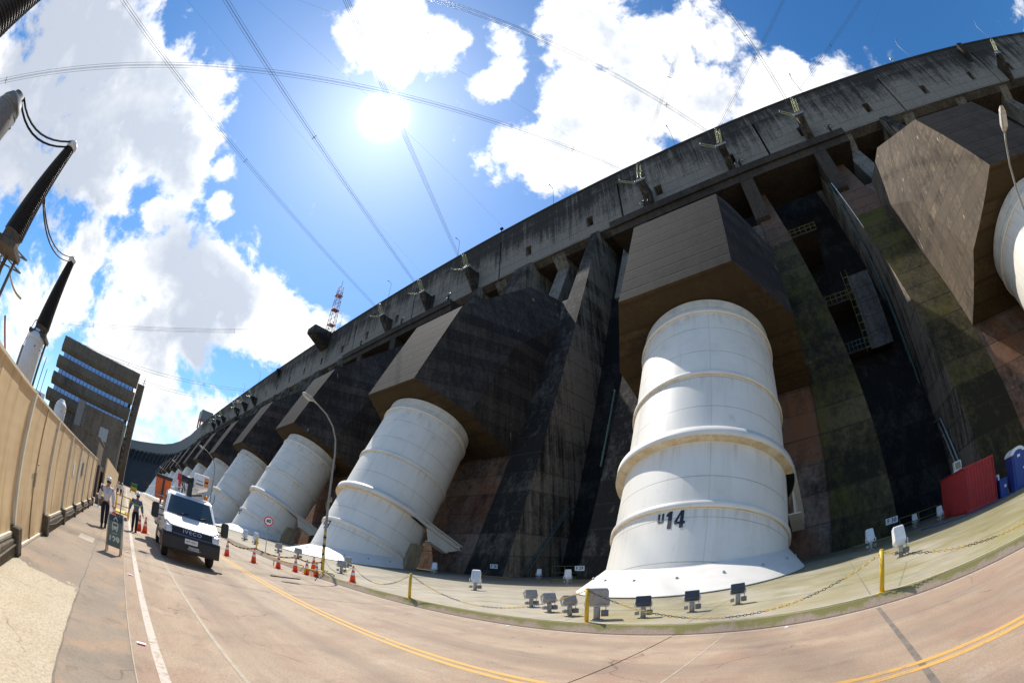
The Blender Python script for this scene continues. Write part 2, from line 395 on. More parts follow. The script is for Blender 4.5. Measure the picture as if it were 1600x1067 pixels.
M['sign_red']=paint('sign_red',(.62,.02,.03),.5,0,.05)
M['sign_white']=paint('sign_white',(.80,.80,.78),.5,0,.05)
M['sign_green']=paint('bus_sign_green',(.12,.175,.16),.6,0,.08)
M['sign_navy']=paint('bus_sign_navy',(.03,.06,.10),.6,0,.08)
M['sign_pale']=paint('bus_sign_pale_lettering',(.55,.66,.62),.6,0,.05)
M['wire']=paint('aluminium_conductor',(.16,.17,.20),.5,.5,.1)
M['rail']=paint('dull_yellow_rail',(.20,.155,.02),.6,0,.2,4)
M['latticered']=paint('mast_red_paint',(.45,.06,.05),.6,0,.1)
M['skin']=paint('skin',(.36,.20,.13),.6,0,.05,20)
M['shirtw']=paint('white_cotton_shirt',(.72,.73,.78),.85,0,.08,9)
M['shirtb']=paint('blue_work_shirt',(.14,.20,.30),.85,0,.12,9)
M['hiviz']=paint('yellow_reflective_band',(.62,.68,.08),.5,0,.05)
M['navy']=paint('navy_trousers',(.014,.018,.032),.9,0,.1,9)
M['leather']=paint('black_boots',(.02,.018,.016),.5,0,.1)
M['hair']=paint('dark_hair',(.02,.014,.01),.7,0,.1)
M['green']=paint('green_awning',(.03,.20,.12),.6,0,.1)
M['rock']=concrete('cast_backfill',(.46,.35,.21),(.10,.07,.04),.45,.5,300,sc=3)
M['mast_red']=paint('faded_mast_red',(.30,.12,.12),.7,0,.1)
M['maker']=paint('pale_blue_lettering',(.45,.52,.66),.4,.2,.05)
M['tank_shaded']=paint('shaded_tank_paint',(.20,.19,.18),.6,0,.2,1.5)  # dark copy of the tank paint, with the tank's shade put into the colour
# ------------------------------------------------------------------ the setting: ground, road, apron, path
XW=-7.65; UY=34.0
m=MB(); m.add([(-3000,-3000,-.35),(3000,-3000,-.35),(3000,3000,-.35),(-3000,3000,-.35)],[(0,1,2,3)]); struct(m.build('ground',M['earth']))
m=MB()
for k in range(60):
    x1=95.55-k*9.0; m.mm(x1-8.97,x1,.17,9.56,-.30,0)
struct(m.build('road',M['road']))
m=MB(); m.mm(-450,90,-1.96,.165,-.3,.05); m.mm(-450,90,-60,-1.965,-.3,.04); struct(m.build('pavement',M['walk']))
m=MB()
m.prism([(9.56,-.3),(9.565,.02),(9.72,.21),(9.80,.22),(9.80,-.3)],-450,110,0); struct(m.build('kerb',M['kerb']))
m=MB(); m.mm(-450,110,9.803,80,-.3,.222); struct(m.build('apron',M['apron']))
# painted markings and joints as thin sheets
m=MB(); m.mm(-450,90,.43,.55,0,.004); struct(m.build('road_edge_line',M['white_line']))
m=MB(); m.mm(-450,90,9.40,9.45,0,.004); struct(m.build('road_edge_line',M['white_line']))
m=MB(); m.mm(-450,90,4.90,5.02,0,.004); m.mm(-450,90,5.12,5.24,0,.004); struct(m.build('road_centre_line',M['yellow_line']))
m=MB(); m.mm(-450,90,1.455,1.515,0,.0045); m.mm(-450,90,.168,.182,0,.003); m.mm(-2.24,-2.21,.6,9.39,0,.003); struct(m.build('road_joint',M['pale_joint']))
EJ=(1.05,-.033)
m=MB()
for a,b in ((.6,4.89),(5.03,5.11),(5.25,9.39)):
    f=lambda y:EJ[0]+(y-9.4)*EJ[1]
    m.add([(f(a)-.045,a,.005),(f(a)+.045,a,.005),(f(b)+.045,b,.005),(f(b)-.045,b,.005)],[(0,1,2,3)])
struct(m.build('expansion_joint',M['joint']))
m=MB(); 
px=-450
pts=[]
x=-1.0
while x>-60:
    pts.append((x,-.632+random.uniform(-.014,.014))); x-=random.uniform(.12,.4)
for a,b in zip(pts[:-1],pts[1:]):
    w=random.uniform(.006,.014); m.add([(a[0],a[1]-w,.0535),(a[0],a[1]+w,.0535),(b[0],b[1]+w,.0535),(b[0],b[1]-w,.0535)],[(0,1,2,3)])
m.mm(-450,90,.155,.1645,.05,.0535)
struct(m.build('pavement_joint',M['joint']))
m=MB()
for k in range(9):
    x=.93-k*17.0; m.mm(x-.012,x+.012,9.803,33,.222,.2255)
m.mm(-150,90,12.6,12.62,.222,.2252)
struct(m.build('apron_joint',M['joint']))
m=MB(); m.mm(-10.2,-.1,10.9,10.94,.222,.2262); struct(m.build('apron_line',M['yellow_line']))
m=MB(); m.mm(-450,60,9.803,9.95,.222,.2262); m.mm(3.5,6.2,14.0,14.06,.222,.226); m.mm(1.1,3.2,10.6,10.63,.222,.226); struct(m.build('apron_edge_line',M['pale_joint']))
m=MB(); m.mm(-13.3,-12.2,-1.2,-.75,.05,.0545); struct(m.build('path_patch',paint('new_concrete_patch',(.42,.36,.28),.9,0,.12,5)))

# ------------------------------------------------------------------ the dam
SLA=.385
def pf(z): return 33.5+SLA*z                       # pier face
def rf(z): return 65.2+(z-52.6)*.44                # recess wall face
def wf(z): return 24.92+7.85+.456*z                # web face behind the penstock
dam=thing('dam','huge dark stained concrete gravity dam running the length of the road','dam',(0,34,0))
OFF=Vector((0,-34,0))
def dbuild(mb,name,mats,**kw):
    mb.v=[(a,b-34,c) for a,b,c in mb.v]; return mb.build(name,mats,dam,**kw)
XL,XR=-424,112
m=MB()
J=[8.0-UY*k for k in range(-3,13)]; W=[-34.0+17*k for k in range(-22,9)]
def strips(z0,z1,holes,y0=63.0,y1=74.0):
    """wall strip with (x, halfwidth) holes cut right through its face"""
    hs=sorted((a-b,a+b) for a,b in holes if XL<a-b and a+b<XR); x=XL
    for a,b in hs:
        if a>x+.01: m.mm(x,a,y0,y1,z0,z1)
        x=max(x,b)
    m.mm(x,XR,y0,y1,z0,z1)
jh=[(x,.22) for x in J]
W=[w for w in W if min(abs(w-j) for j in J)>4]
strips(65.5,68.4,jh); strips(68.4,71.2,jh+[(w,.85) for w in W]); strips(71.2,77.3,jh); m.mm(XL,XR,63,74,77.3,80.4); m.mm(XL,XR,62.9,74,80.4,81)
m.mm(XL,XR,66.4,73.9,65.52,77.2)
dbuild(m,'crest_wall',M['crest'])
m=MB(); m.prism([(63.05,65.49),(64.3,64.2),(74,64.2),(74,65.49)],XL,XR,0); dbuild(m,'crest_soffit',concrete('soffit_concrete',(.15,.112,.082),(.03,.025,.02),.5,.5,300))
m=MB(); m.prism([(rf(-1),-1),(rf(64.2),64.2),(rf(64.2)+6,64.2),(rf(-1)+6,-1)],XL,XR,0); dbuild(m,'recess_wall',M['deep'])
x=-43.05-17*22; i=0
ribp=None
for k in range(-22,9):
    x=-43.05+17*k
    gap=(round((x+24.65)/34*2)%2==0)
    zb=44 if gap else 43.5
    if abs(x-7.95)<1: continue
    m=MB(); ff=lambda z: 61.4+(z-52.7)*.44
    m.prism([(63.2,65.4),(65.6,62.4),(ff(zb),zb),(74,zb),(74,65.4)],x-1.6,x+1.6,0)
    dbuild(m,'rib',M['rib'])
def pf(z): return 32.55+.456*z
def pier(xin,xo,xot,mats):
    """buttress; its outer edge leans from xo at the foot to xot at the top"""
    m=MB(); zt=37; top=65.4
    X=lambda z: xo+(xot-xo)*max(0,z)/top
    for z0,z1,mi in ((-.3,zt,0),(zt,top,1)):
        P=[]
        for xx in (lambda z:xin,X): P.append([(xx(z0),pf(z0),z0),(xx(z1),pf(z1),z1),(xx(z1),73,z1),(xx(z0),73,z0)])
        n=len(m.f); m.loft(P,True,True)
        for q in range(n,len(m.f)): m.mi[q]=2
        m.mi[n]=mi
    return dbuild(m,'pier',mats)
KS=list(range(1,-13,-1))
for k in KS:
    xc=XW+UY*k
    if xc<-430: continue
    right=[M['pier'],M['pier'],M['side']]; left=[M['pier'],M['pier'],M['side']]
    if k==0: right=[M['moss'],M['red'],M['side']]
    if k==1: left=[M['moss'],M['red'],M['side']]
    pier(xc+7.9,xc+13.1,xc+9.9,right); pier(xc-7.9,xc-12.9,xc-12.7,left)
    m=MB(); m.prism([(wf(-.3),-.3),(wf(43.7),43.7),(72,43.7),(72,-.3)],xc-7.89,xc+7.89,0); dbuild(m,'web_wall',M['web'])
    # hood (concrete casing that the penstock enters): two straight runs, hexagonal section
    A=[(4.7,26.35,20.7),(7.9,32.1,17.85),(7.88,39.3,14.6)]
    B=[(4.7,32.3,33.0),(7.9,39.5,29.3),(7.88,47.0,25.6)]
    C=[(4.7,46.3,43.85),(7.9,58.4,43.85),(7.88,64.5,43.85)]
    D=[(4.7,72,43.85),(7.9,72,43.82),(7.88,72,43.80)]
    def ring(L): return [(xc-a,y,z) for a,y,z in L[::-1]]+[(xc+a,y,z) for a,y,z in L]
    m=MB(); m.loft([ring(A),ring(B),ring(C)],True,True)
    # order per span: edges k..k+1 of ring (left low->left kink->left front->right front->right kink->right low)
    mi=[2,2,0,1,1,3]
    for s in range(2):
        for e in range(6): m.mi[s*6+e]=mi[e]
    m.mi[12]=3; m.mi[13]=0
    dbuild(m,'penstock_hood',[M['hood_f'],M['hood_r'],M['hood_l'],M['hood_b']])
# beams that carry the line terminals
for xa,xb,br in ((-24,20.6,(-18.5,.9,14.6)),(-110,-63,(-100,-84,-67)),(-281,-231,(-272,-255,-238)),(-355,-306,(-346,-330,-312))):
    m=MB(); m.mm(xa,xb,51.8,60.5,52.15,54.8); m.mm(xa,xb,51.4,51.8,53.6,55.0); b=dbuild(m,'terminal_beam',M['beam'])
    for x in br:
        m=MB(); m.prism([(51.85-34,52.14),(56.6-34,52.14),(52.9-34,43.6),(51.9-34,44.2)],x-1.15,x+1.15,0); m.build('corbel',M['beam'],b)
# far end of the dam, bending round towards the road
pl=[(-424,63),(-470,64.5),(-520,66),(-600,64),(-655,59),(-704,50),(-757,32),(-810,10),(-860,-18),(-940,-75),(-1040,-160)]
m=MB(); mr=MB()
P=[]
for (a,b) in zip(pl[:-1],pl[1:]):
    n=max(1,int(math.hypot(b[0]-a[0],b[1]-a[1])/17)); P+=[(a[0]+(b[0]-a[0])*i/n,a[1]+(b[1]-a[1])*i/n) for i in range(n)]
P.append(pl[-1])
nr=[]
for i,p in enumerate(P):
    a=P[max(0,i-1)]; b=P[min(len(P)-1,i+1)]; t=Vector((b[0]-a[0],b[1]-a[1])).normalized(); nr.append(Vector((-t.y,t.x)))
prof=[(-12,81),(0,81),(0,66),(-3.5,63.5),(20,0),(22,-4)]
rings=[[(p[0]+n.x*o,p[1]+n.y*o,z) for o,z in prof] for p,n in zip(P,nr)]
m.loft(rings,False,False); dbuild(m,'far_wing',M['fardam'])
for p,n in list(zip(P,nr))[2::1]:
    t=Vector((n.y,-n.x)); q=[]
    for s in (-1.8,1.8):
        q.append([(p[0]+t.x*s+n.x*o,p[1]+t.y*s+n.y*o,z) for o,z in ((-.5,66.5),(1.2,66),(6.5,48),(4.2,48))])
    mr.loft([q[0],q[1]],True,True)
dbuild(mr,'far_rib',M['fardam'],kind='stuff')
# ------------------------------------------------------------------ penstocks
TH=R(65.49); CA,SA=math.cos(TH),math.sin(TH)
ROT=(-(PI/2-TH),0,0)                  # local z runs up along the pipe, local -y is its outer side
RP=5.25
def make_penstock():
    t=thing('penstock','','penstock',(0,24.92,.22),0,'white penstocks along the dam foot')
    m=MB(); zs=[-2.9]+[i*.79 for i in range(-3,25)]+[19.02]
    m.lathe([(RP,z) for z in zs],seg=96,ends=False); o=m.build('pipe',M['pen'],t); o.rotation_euler=ROT
    for s,w,h,mt in ((17.56,.17,.15,'ring'),(11.26,.17,.17,'ring'),(2.15,.17,.17,'ring')):
        m=MB(); m.lathe([(RP-.05,s-w),(RP+h-.05,s-w),(RP+h,s-w+.05),(RP+h,s+w-.05),(RP+h-.05,s+w),(RP-.05,s+w)],seg=96,ends=False)
        # underside rusty, outer band white
        for i in range(len(m.f)):
            q=i//96; m.mi[i]=0 if q in(0,) else 1
        o=m.build('stiffener_ring',[M['ring'],M['ringw']],t); o.rotation_euler=ROT
    m=MB(); s=6.35; w=.30; h=.56
    m.lathe([(RP-.05,s-w),(RP+h,s-w),(RP+h,s+w),(RP-.05,s+w)],seg=96,ends=False)
    for i in range(len(m.f)): m.mi[i]=0 if i//96==0 else 1
    o=m.build('support_ring',[M['ring'],M['ringw']],t); o.rotation_euler=ROT
    for sx in (-1,1):
        m=MB()
        m.mm(sx*5.05,sx*5.85,0,7.5,s-w,s-w+.10); m.mm(sx*5.05,sx*5.85,0,7.5,s+w-.10,s+w); m.mm(sx*5.38,sx*5.5,0,7.5,s-w+.10,s+w-.10)
        m.mm(sx*5.0,sx*5.9,3.0,5.6,s-1.5,s-1.4); m.prism([(3.0,s-1.4),(5.6,s-1.4),(7.2,s-w),(2.2,s-w)],sx*5.4,sx*5.5,0)
        m.mm(sx*4.8,sx*6.1,7.4,7.9,s-.8,s+.8)
        o=m.build('support_leg',M['ringw'],t); o.rotation_euler=ROT
    # flared skirt: ellipse on the pipe down to a wider one on the apron
    n=96; zt=1.04; ytop=zt*CA/SA
    def el(cx,cy,a,b,z): return [(cx+a*math.cos(2*PI*k/n),cy+b*math.sin(2*PI*k/n),z) for k in range(n)]
    m=MB(); c0=el(0,ytop-.01,RP+.06,RP/SA+.06,zt+.02); c1=el(.30,-1.2,5.95,7.35,.07); c2=el(.30,-1.2,5.95,7.35,.035)
    m.loft([el(0,ytop,RP+.015,RP/SA+.015,zt+.07),c0],True,False,True); m.loft([c0,c1],True,False,True); m.loft([c1,c2],True,False,True); m.loft([c2,el(.30,-1.2,5.8,7.2,.035)],True,False,True)
    sk=m.build('base_skirt',M['ringw'],t)
    m=MB(); m.loft([el(.30,-1.2,5.8,7.15,-.03),el(.30,-1.2,5.8,7.15,.036)],True,False,True); m.build('shadow_band',M['blackp'],sk)  # black ring standing in for the shadow gap below the skirt
    for k in range(12):
        a=-PI/2+(k-5.5)*.36
        f=.42; x=.3*f+math.cos(a)*(5.3*(1-f)+5.95*f); y=ytop*(1-f)-1.2*f+math.sin(a)*(RP/SA*(1-f)+7.35*f); z=zt*(1-f)+.06*f
        m=MB(); d=Vector((math.cos(a)*.3,math.sin(a)*1.0,1.6)).normalized(); p=Vector((x,y,z))
        m.tube([p-d*.05,p+d*.09],.075,8); m.tube([p+d*.09,p+d*.13],.04,6); m.build('anchor_lug',M['galv'],sk)
    return t
def number(t,u,digits):
    """unit number painted round the pipe shell just below the lowest ring"""
    G={'1':[[(.10,0),(.34,0),(.34,1),(.16,1),(-.02,.86),(-.02,.70),(.10,.74)]],
       '4':[[(.02,.22),(.34,.22),(.34,.36),(.18,.36),(.37,.78),(.36,1.0),(.02,.40)],[(.34,0),(.56,0),(.56,1),(.36,1.0),(.37,.78),(.34,.36),(.34,.22)],[(.56,.22),(.66,.22),(.66,.38),(.56,.38)]],
       '3':[[(.0,0),(.5,0),(.58,.1),(.58,.42),(.5,.5),(.5,.5),(.58,.58),(.58,.9),(.5,1),(.0,1),(.0,.82),(.36,.82),(.36,.6),(.12,.6),(.12,.42),(.36,.42),(.36,.18),(.0,.18)]],
       '2':[[(0,0),(.58,0),(.58,.18),(.26,.18),(.58,.55),(.58,.9),(.48,1),(.1,1),(0,.9),(0,.7),(.2,.7),(.2,.82),(.36,.82),(.36,.6),(0,.2)]],
       'U':[[(0,1),(.2,1),(.2,.18),(0,.12)],[(.0,.12),(.1,0),(.5,0),(.6,.12),(.4,.18),(.2,.18)],[(.4,1),(.6,1),(.6,.12),(.4,.18)]]}
    me=MB()
    def glyph(ch,x0,s0,h,w):
        for poly in G[ch]:
            vs=[]
            for rr in (.004,.016):
                for a,b in poly:
                    an=(x0+a*w)/RP; r=RP+rr; vs.append((math.sin(an)*r,-math.cos(an)*r,s0+b*h))
            n=len(poly); me.add(vs,[list(range(n))[::-1],[n+q for q in range(n)]]+[[q,(q+1)%n,n+(q+1)%n,n+q] for q in range(n)])
    glyph('U',-.70,1.30,.52,.55); glyph(digits[0],-.22,.92,.96,.86); glyph(digits[1],.20,.92,.96,.84)
    o=me.build('unit_number',M['black'],t); o.rotation_euler=ROT
pen0=make_penstock()
ordn=['','second','third','fourth','fifth','sixth','seventh','eighth','ninth','tenth','eleventh','twelfth','thirteenth']
bare=[pen0]
for k in KS[1:]:
    if XW+UY*k<-430: continue
    bare.append(copy_tree(pen0))
for p,k in zip(bare,[k for k in KS if XW+UY*k>=-430]):
    x=XW+UY*k
    if k==1: l='white penstock cut by the right edge of the picture'
    elif k==0: l='nearest huge white penstock, unit number 14 painted below its lowest ring'
    elif k==-1: l='second white penstock from the front, behind the striped lamp post, partly shaded'
    elif k==-2: l='white penstock behind the round 40 speed sign'
    else: l='%s white penstock counting from the nearest one, farther down the road'%ordn[-k+1-1 if False else min(12,-k)].replace('second','second')
    put(p,(x,24.92,.22),l)
    if k==0: number(p,'U','14')
    if k==-1: number(p,'U','13')
    if k==-2: number(p,'U','12')
# ------------------------------------------------------------------ pale fill between the penstocks and the dam (seen under the ring legs)
for k,l in ((-1,'tan block of rough concrete behind the second penstock'),(-2,'tan block of rough concrete behind the third penstock')):
    m=MB(); rnd=random.Random(k)
    m.prism([(1.4,-.3),(3.2,-.3),(4.2,2.6),(2.9,2.8)],4.9,5.75,0)
    o=m.build('concrete_block',M['rock'],None,.08); o.location=(XW+UY*k,24.92,.22); tag(o,l,'concrete block')
# ------------------------------------------------------------------ floodlights
def make_flood(kind):
    t=thing('floodlight','','floodlight',(0,0,0),0,'floodlights standing on the apron')
    m=MB(); m.mm(-.22,.22,-.16,.16,0,.03); m.lathe([(.115,.03),(.115,.46),(.10,.48)],seg=20); m.build('pedestal',M['concpost'],t)
    m=MB(); m.mm(.14,.40,-.12,.10,.14,.36); m.mm(.20,.34,-.15,-.12,.18,.32); m.tube([(.30,.0,.36),(.31,.02,.47),(.2,.03,.52)],.018,6); m.build('ballast_box',M['grey'],t,.012)
    if kind!='big':
        m=MB(); m.mm(-.36,-.17,-.10,.08,.16,.33); m.build('ballast_box',M['lampgrey'],t,.012)
    b=.36 if kind!='big' else .42; z0=.52
    m=MB(); m.tube([(-b,0,z0+.24),(-b,0,z0+.02),(-b+.04,0,z0-.01),(b-.04,0,z0-.01),(b,0,z0+.02),(b,0,z0+.24)],.028,6); m.build('yoke',M['whitem'],t)
    q={'dark':M['lampdark'],'big':M['lampgrey'],'white':M['lampwhite'],'grey':M['lampgrey']}[kind]
    h=MB()
    if kind=='big':
        h.loft([[(-.40,-.05,0),(.40,-.05,0),(.40,.35,0),(-.40,.35,0)],[(-.40,-.12,.50),(.40,-.12,.50),(.40,.42,.50),(-.40,.42,.50)],[(-.34,-.1,.62),(.34,-.1,.62),(.34,.40,.62),(-.34,.40,.62)]])
    elif kind=='white':
        h.loft([[(-.20,-.06,-.02),(.20,-.06,-.02),(.20,.26,-.02),(-.20,.26,-.02)],[(-.30,-.12,.16),(.30,-.12,.16),(.30,.30,.16),(-.30,.30,.16)],[(-.27,-.10,.80),(.27,-.10,.80),(.27,.22,.80),(-.27,.22,.80)],[(-.22,-.06,.86),(.22,-.06,.86),(.22,.18,.86),(-.22,.18,.86)]])
    else:
        h.loft([[(-.31,-.10,0),(.31,-.10,0),(.31,.20,.0),(-.31,.20,.0)],[(-.33,-.16,.10),(.33,-.16,.10),(.33,.24,.10),(-.33,.24,.10)],[(-.33,-.18,.44),(.33,-.18,.44),(.33,.24,.44),(-.33,.24,.44)]])
    ho=h.build('housing',q,t,.02); ho.location=(0,0,z0+.03)
    g=MB(); zt={'big':.62,'white':.86}.get(kind,.44)
    if kind in('big','white'): g.mm(-.30 if kind=='big' else -.22,.30 if kind=='big' else .22,.0,.16,zt,zt+.012)
    else: g.mm(-.29,.29,-.14,.20,zt,zt+.012)
    gl=g.build('lens',M['lamp_lens'],ho)
    if kind=='white': ho.rotation_euler=(R(-22),0,0)
    elif kind=='big': ho.rotation_euler=(R(-10),0,0)
    else: ho.rotation_euler=(R(-28),0,0)
    return t
FL={k:make_flood(k) for k in ('dark','big','white','grey')}
used=set()
def flood(kind,x,y,rz,label,sc=1.0):
    if kind in used: o=copy_tree(FL[kind])
    else: o=FL[kind]; used.add(kind)
    put(o,(x,y,.222),label,R(rz)); sc*={'grey':.66,'big':.76,'dark':.66,'white':.72}[kind]; o.scale=(sc,sc,sc)
flood('grey',-9.5,12.37,62,'grey floodlight left of the nearest penstock, first of the angled row of three',.95)
flood('grey',-8.11,11.46,62,'grey floodlight left of the nearest penstock, middle one of the angled row of three',.95)
flood('grey',-7.04,10.94,62,'grey floodlight beside the yellow post, last of the angled row of three',.95)
flood('big',-5.9,10.46,28,'large weathered grey floodlight right behind the yellow chain post',1.0)
flood('dark',-4.81,10.96,20,'dark faced floodlight directly below the painted number 14, left of three',.92)
flood('dark',-3.74,11.77,18,'dark faced floodlight in front of the nearest penstock, middle of three',.92)
flood('dark',-2.64,12.57,16,'dark faced floodlight in front of the nearest penstock, right of three',.92)
flood('white',2.69,16.13,10,'tall pale floodlight behind the yellow post at the right, in the sun',1.12)
flood('white',2.35,24.5,8,'pale floodlight at the foot of the mossy pier below the F 30 plate',1.15)
flood('white',-16.17,16.46,35,'pale floodlight standing alone in the sun between the two nearest penstocks',1.12)
flood('white',-17.3,26.5,25,'pale floodlight in the shade below the F 29 plate',1.12)
flood('white',-24.6,33.0,25,'small pale floodlight in the shaded gap between the F 28 and F 29 plates',1.0)
flood('white',-31.3,26.6,40,'pale floodlight in shade beside the foot of the second penstock',1.1)
flood('white',8.0,29.6,0,'grey floodlight in shadow before the red container',1.0)
flood('white',6.9,33.6,0,'grey floodlight in the dark gap by the yellow railing',1.0)
flood('grey',-28.58,16.24,50,'floodlight in front of the second penstock skirt',1.15)
flood('grey',-21.6,11.9,60,'grey floodlight beside the base of the striped lamp post',1.1)
flood('grey',-32.2,12.2,60,'grey floodlight just behind the round 40 sign post',1.15)
flood('grey',-29.3,12.6,60,'grey floodlight right of the 40 sign, before the third penstock',1.15)
flood('white',-38.5,12.3,60,'floodlight left of the 40 sign, nearest of that pair to the sign',1.1)
flood('white',-41.0,12.0,60,'floodlight left of the 40 sign, behind the truck mirror',1.1)
# ------------------------------------------------------------------ posts with chain
def make_post():
    t=MB(); t.tube([(0,0,0),(0,0,.90)],.055,14); t.lathe([(.055,.90),(.045,.925),(1e-4,.93)],seg=14); t.mm(-.1,.1,-.1,.1,0,.012)
    return t.mesh('chain_post',M['yellow'])
pm=make_post()
PX=[(1.19,9.88,'yellow chain post at the right, at the kerb before the mossy pier'),(-5.9,9.95,'yellow chain post in front of the large grey floodlight'),(-12.84,9.85,'yellow chain post left of the nearest penstock, on the kerb edge'),(-19.9,9.95,'yellow chain post next to the striped lamp post'),(-31.5,10.2,'yellow chain post right of the 40 sign, near the third penstock'),(-41,10.0,'yellow chain post behind the truck, left of the 40 sign'),(8.6,9.9,None)]
for x,y,l in PX[:6]:
    o=bpy.data.objects.new('chain_post',pm); COL.objects.link(o); o.location=(x,y,.222); tag(o,l,'post','yellow chain posts along the kerb')
def chain(a,b,sag,label):
    """plastic chain of alternating yellow and black runs of links"""
    a=Vector(a); b=Vector(b); L=(b-a).length; n=int(L*1.06/.085); m=MB()
    for i in range(n):
        u=(i+.5)/n; p=a.lerp(b,u); p.z-=sag*4*u*(1-u); d=(b-a).normalized(); d.z=-sag*4*(1-2*u)/L; d.normalize()
        side=Vector((-d.y,d.x,0)).normalized(); up=side.cross(d)
        w=side if i%2 else up
        hl,hw=.052,.020
        ring=[p+d*hl*.6+w*hw,p+d*hl,p+d*hl*.6-w*hw,p-d*hl*.6-w*hw,p-d*hl,p-d*hl*.6+w*hw,p+d*hl*.6+w*hw]
        m.tube(ring,.0072,4,False,True,1 if (i//11)%2 else 0)
    o=m.build('chain',[M['yellow'],M['blackp']]); tag(o,label,'chain','yellow and black chains along the kerb')
chain((8.6,9.9,1.08),(1.19,9.88,1.08),.62,'yellow and black chain running right from the right hand post')
chain((1.19,9.88,1.08),(-5.9,9.95,1.10),.80,'yellow and black chain sagging in front of the nearest penstock')
chain((-5.9,9.95,1.10),(-12.84,9.85,1.10),.70,'yellow and black chain left of the nearest penstock')
chain((-12.84,9.85,1.10),(-17.17,10.05,.95),.55,'yellow and black chain from the post to the lone cone')
chain((-17.17,10.05,.95),(-19.9,9.95,1.0),.5,'yellow and black chain between the lone cone and the lamp post')
# barrier tape
def tape(pts,label):
    m=MB()
    for (a,b) in zip(pts[:-1],pts[1:]):
        a=Vector(a); b=Vector(b); n=14
        for i in range(n):
            u0,u1=i/n,(i+1)/n; p=a.lerp(b,u0); q=a.lerp(b,u1); p.z-=.16*4*u0*(1-u0); q.z-=.16*4*u1*(1-u1)
            m.add([p,q,q+Vector((0,.004,.07)),p+Vector((0,.004,.07))],[(0,1,2,3)],False,i%2)
    o=m.build('barrier_tape',[M['yellow'],M['blackp']]); tag(o,label,'barrier tape')
tape([(-19.9,9.95,.8),(-21.1,9.06,.72),(-21.62,6.92,.72),(-22.19,5.64,.72)],'yellow and black barrier tape strung along the diagonal row of cones')
# ------------------------------------------------------------------ cones
def make_cone():
    t=thing('traffic_cone','','cone',(0,0,0),0,'orange traffic cones on the road')
    m=MB(); m.loft([[(-.19,-.19,0),(.19,-.19,0),(.19,.19,0),(-.19,.19,0)],[(-.19,-.19,.025),(.19,-.19,.025),(.19,.19,.025),(-.19,.19,.025)]]); m.build('base',M['orange'],t,.01)
    f=lambda z:.145-(z-.02)*.155
    m=MB(); m.lathe([(f(.025),.025),(f(.75),.75),(.02,.76)],seg=20); m.build('cone_body',M['orange'],t)
    for a,b in ((.33,.45),(.55,.66)):
        m=MB(); m.lathe([(f(a)+.004,a),(f(b)+.004,b)],seg=20,ends=False); m.build('reflective_band',M['sign_white'],t)
    return t
cone=make_cone(); cl=[(-22.19,5.64,'cone nearest the truck, first of the diagonal row'),(-21.62,6.92,'second cone of the diagonal row counting from the truck'),(-21.2,8.1,'third cone of the diagonal row counting from the truck'),(-21.0,8.95,'fourth cone of the diagonal row counting from the truck'),(-20.5,9.35,'cone standing just left of the striped lamp post'),(-19.9,9.6,'cone in front of the striped lamp post base'),(-20.9,9.9,'cone half hidden behind the lamp post cones'),(-17.17,10.05,'lone cone on the kerb right of the lamp post'),(-19.3,-.35,'cone on the pavement behind the man in the white shirt'),(-21.6,.95,'cone behind the man in the blue shirt'),(-21.5,1.25,'cone beside the rear wheel of the truck')]
for i,(x,y,l) in enumerate(cl):
    o=cone if i==0 else copy_tree(cone)
    put(o,(x,y,.222 if y>9.8 else (.05 if y<.16 else .0)),'orange and white '+l,random.uniform(0,6))
for x,y,rz,l in ((-22.3,9.1,R(60),'bent yellow tube guard lying low between the cones'),(-19.6,9.62,R(35),'bent yellow tube guard around the lamp post foot')):
    m=MB(); m.tube([(-.8,0,0),(-.8,0,.28),(-.74,0,.33),(.74,0,.33),(.8,0,.28),(.8,0,0)],.035,8); o=m.build('tube_guard',M['yellow']); o.location=(x,y,.222 if y>9.8 else 0); o.rotation_euler=(0,0,rz); tag(o,l,'guard rail')
m=MB(); m.tube([(-17.0,6.2,.02),(-17.25,6.9,.02),(-17.5,7.7,.02)],.03,6); tag(m.build('cable_piece',M['blackp']),'short dark piece of cable lying on the road','cable')
for i,x in enumerate((-5.45,-9.9,-13.3,-17.0,-22.0)):
    t=thing('road_stud',['nearest white and red road stud beside the edge line','second road stud along the edge line','third road stud along the edge line','fourth road stud along the edge line','fifth road stud along the edge line, by the walking man'][i],'road stud',(x,.315,.0),0,'road studs in the gutter')
    m=MB(); m.loft([[(-.05,-.07,0),(.05,-.07,0),(.05,.07,0),(-.05,.07,0)],[(-.03,-.06,.022),(.03,-.06,.022),(.03,.06,.022),(-.03,.06,.022)]]); m.build('stud_body',M['sign_white'],t)
    m=MB(); m.add([(.0475,-.05,.004),(.0475,.05,.004),(.033,.05,.02),(.033,-.05,.02)],[(0,1,2,3)]); m.build('reflector',M['sign_red'],t)
for i,(x,l) in enumerate(((-.9,'white stud by the right edge line near the expansion joint'),(-7.9,'white stud by the right edge line before the angled floodlights'))):
    m=MB(); m.loft([[(-.05,-.06,0),(.05,-.06,0),(.05,.06,0),(-.05,.06,0)],[(-.03,-.05,.022),(.03,-.05,.022),(.03,.05,.022),(-.03,.05,.022)]]); o=m.build('road_stud',M['sign_white']); o.location=(x,9.32,0); tag(o,l,'road stud')
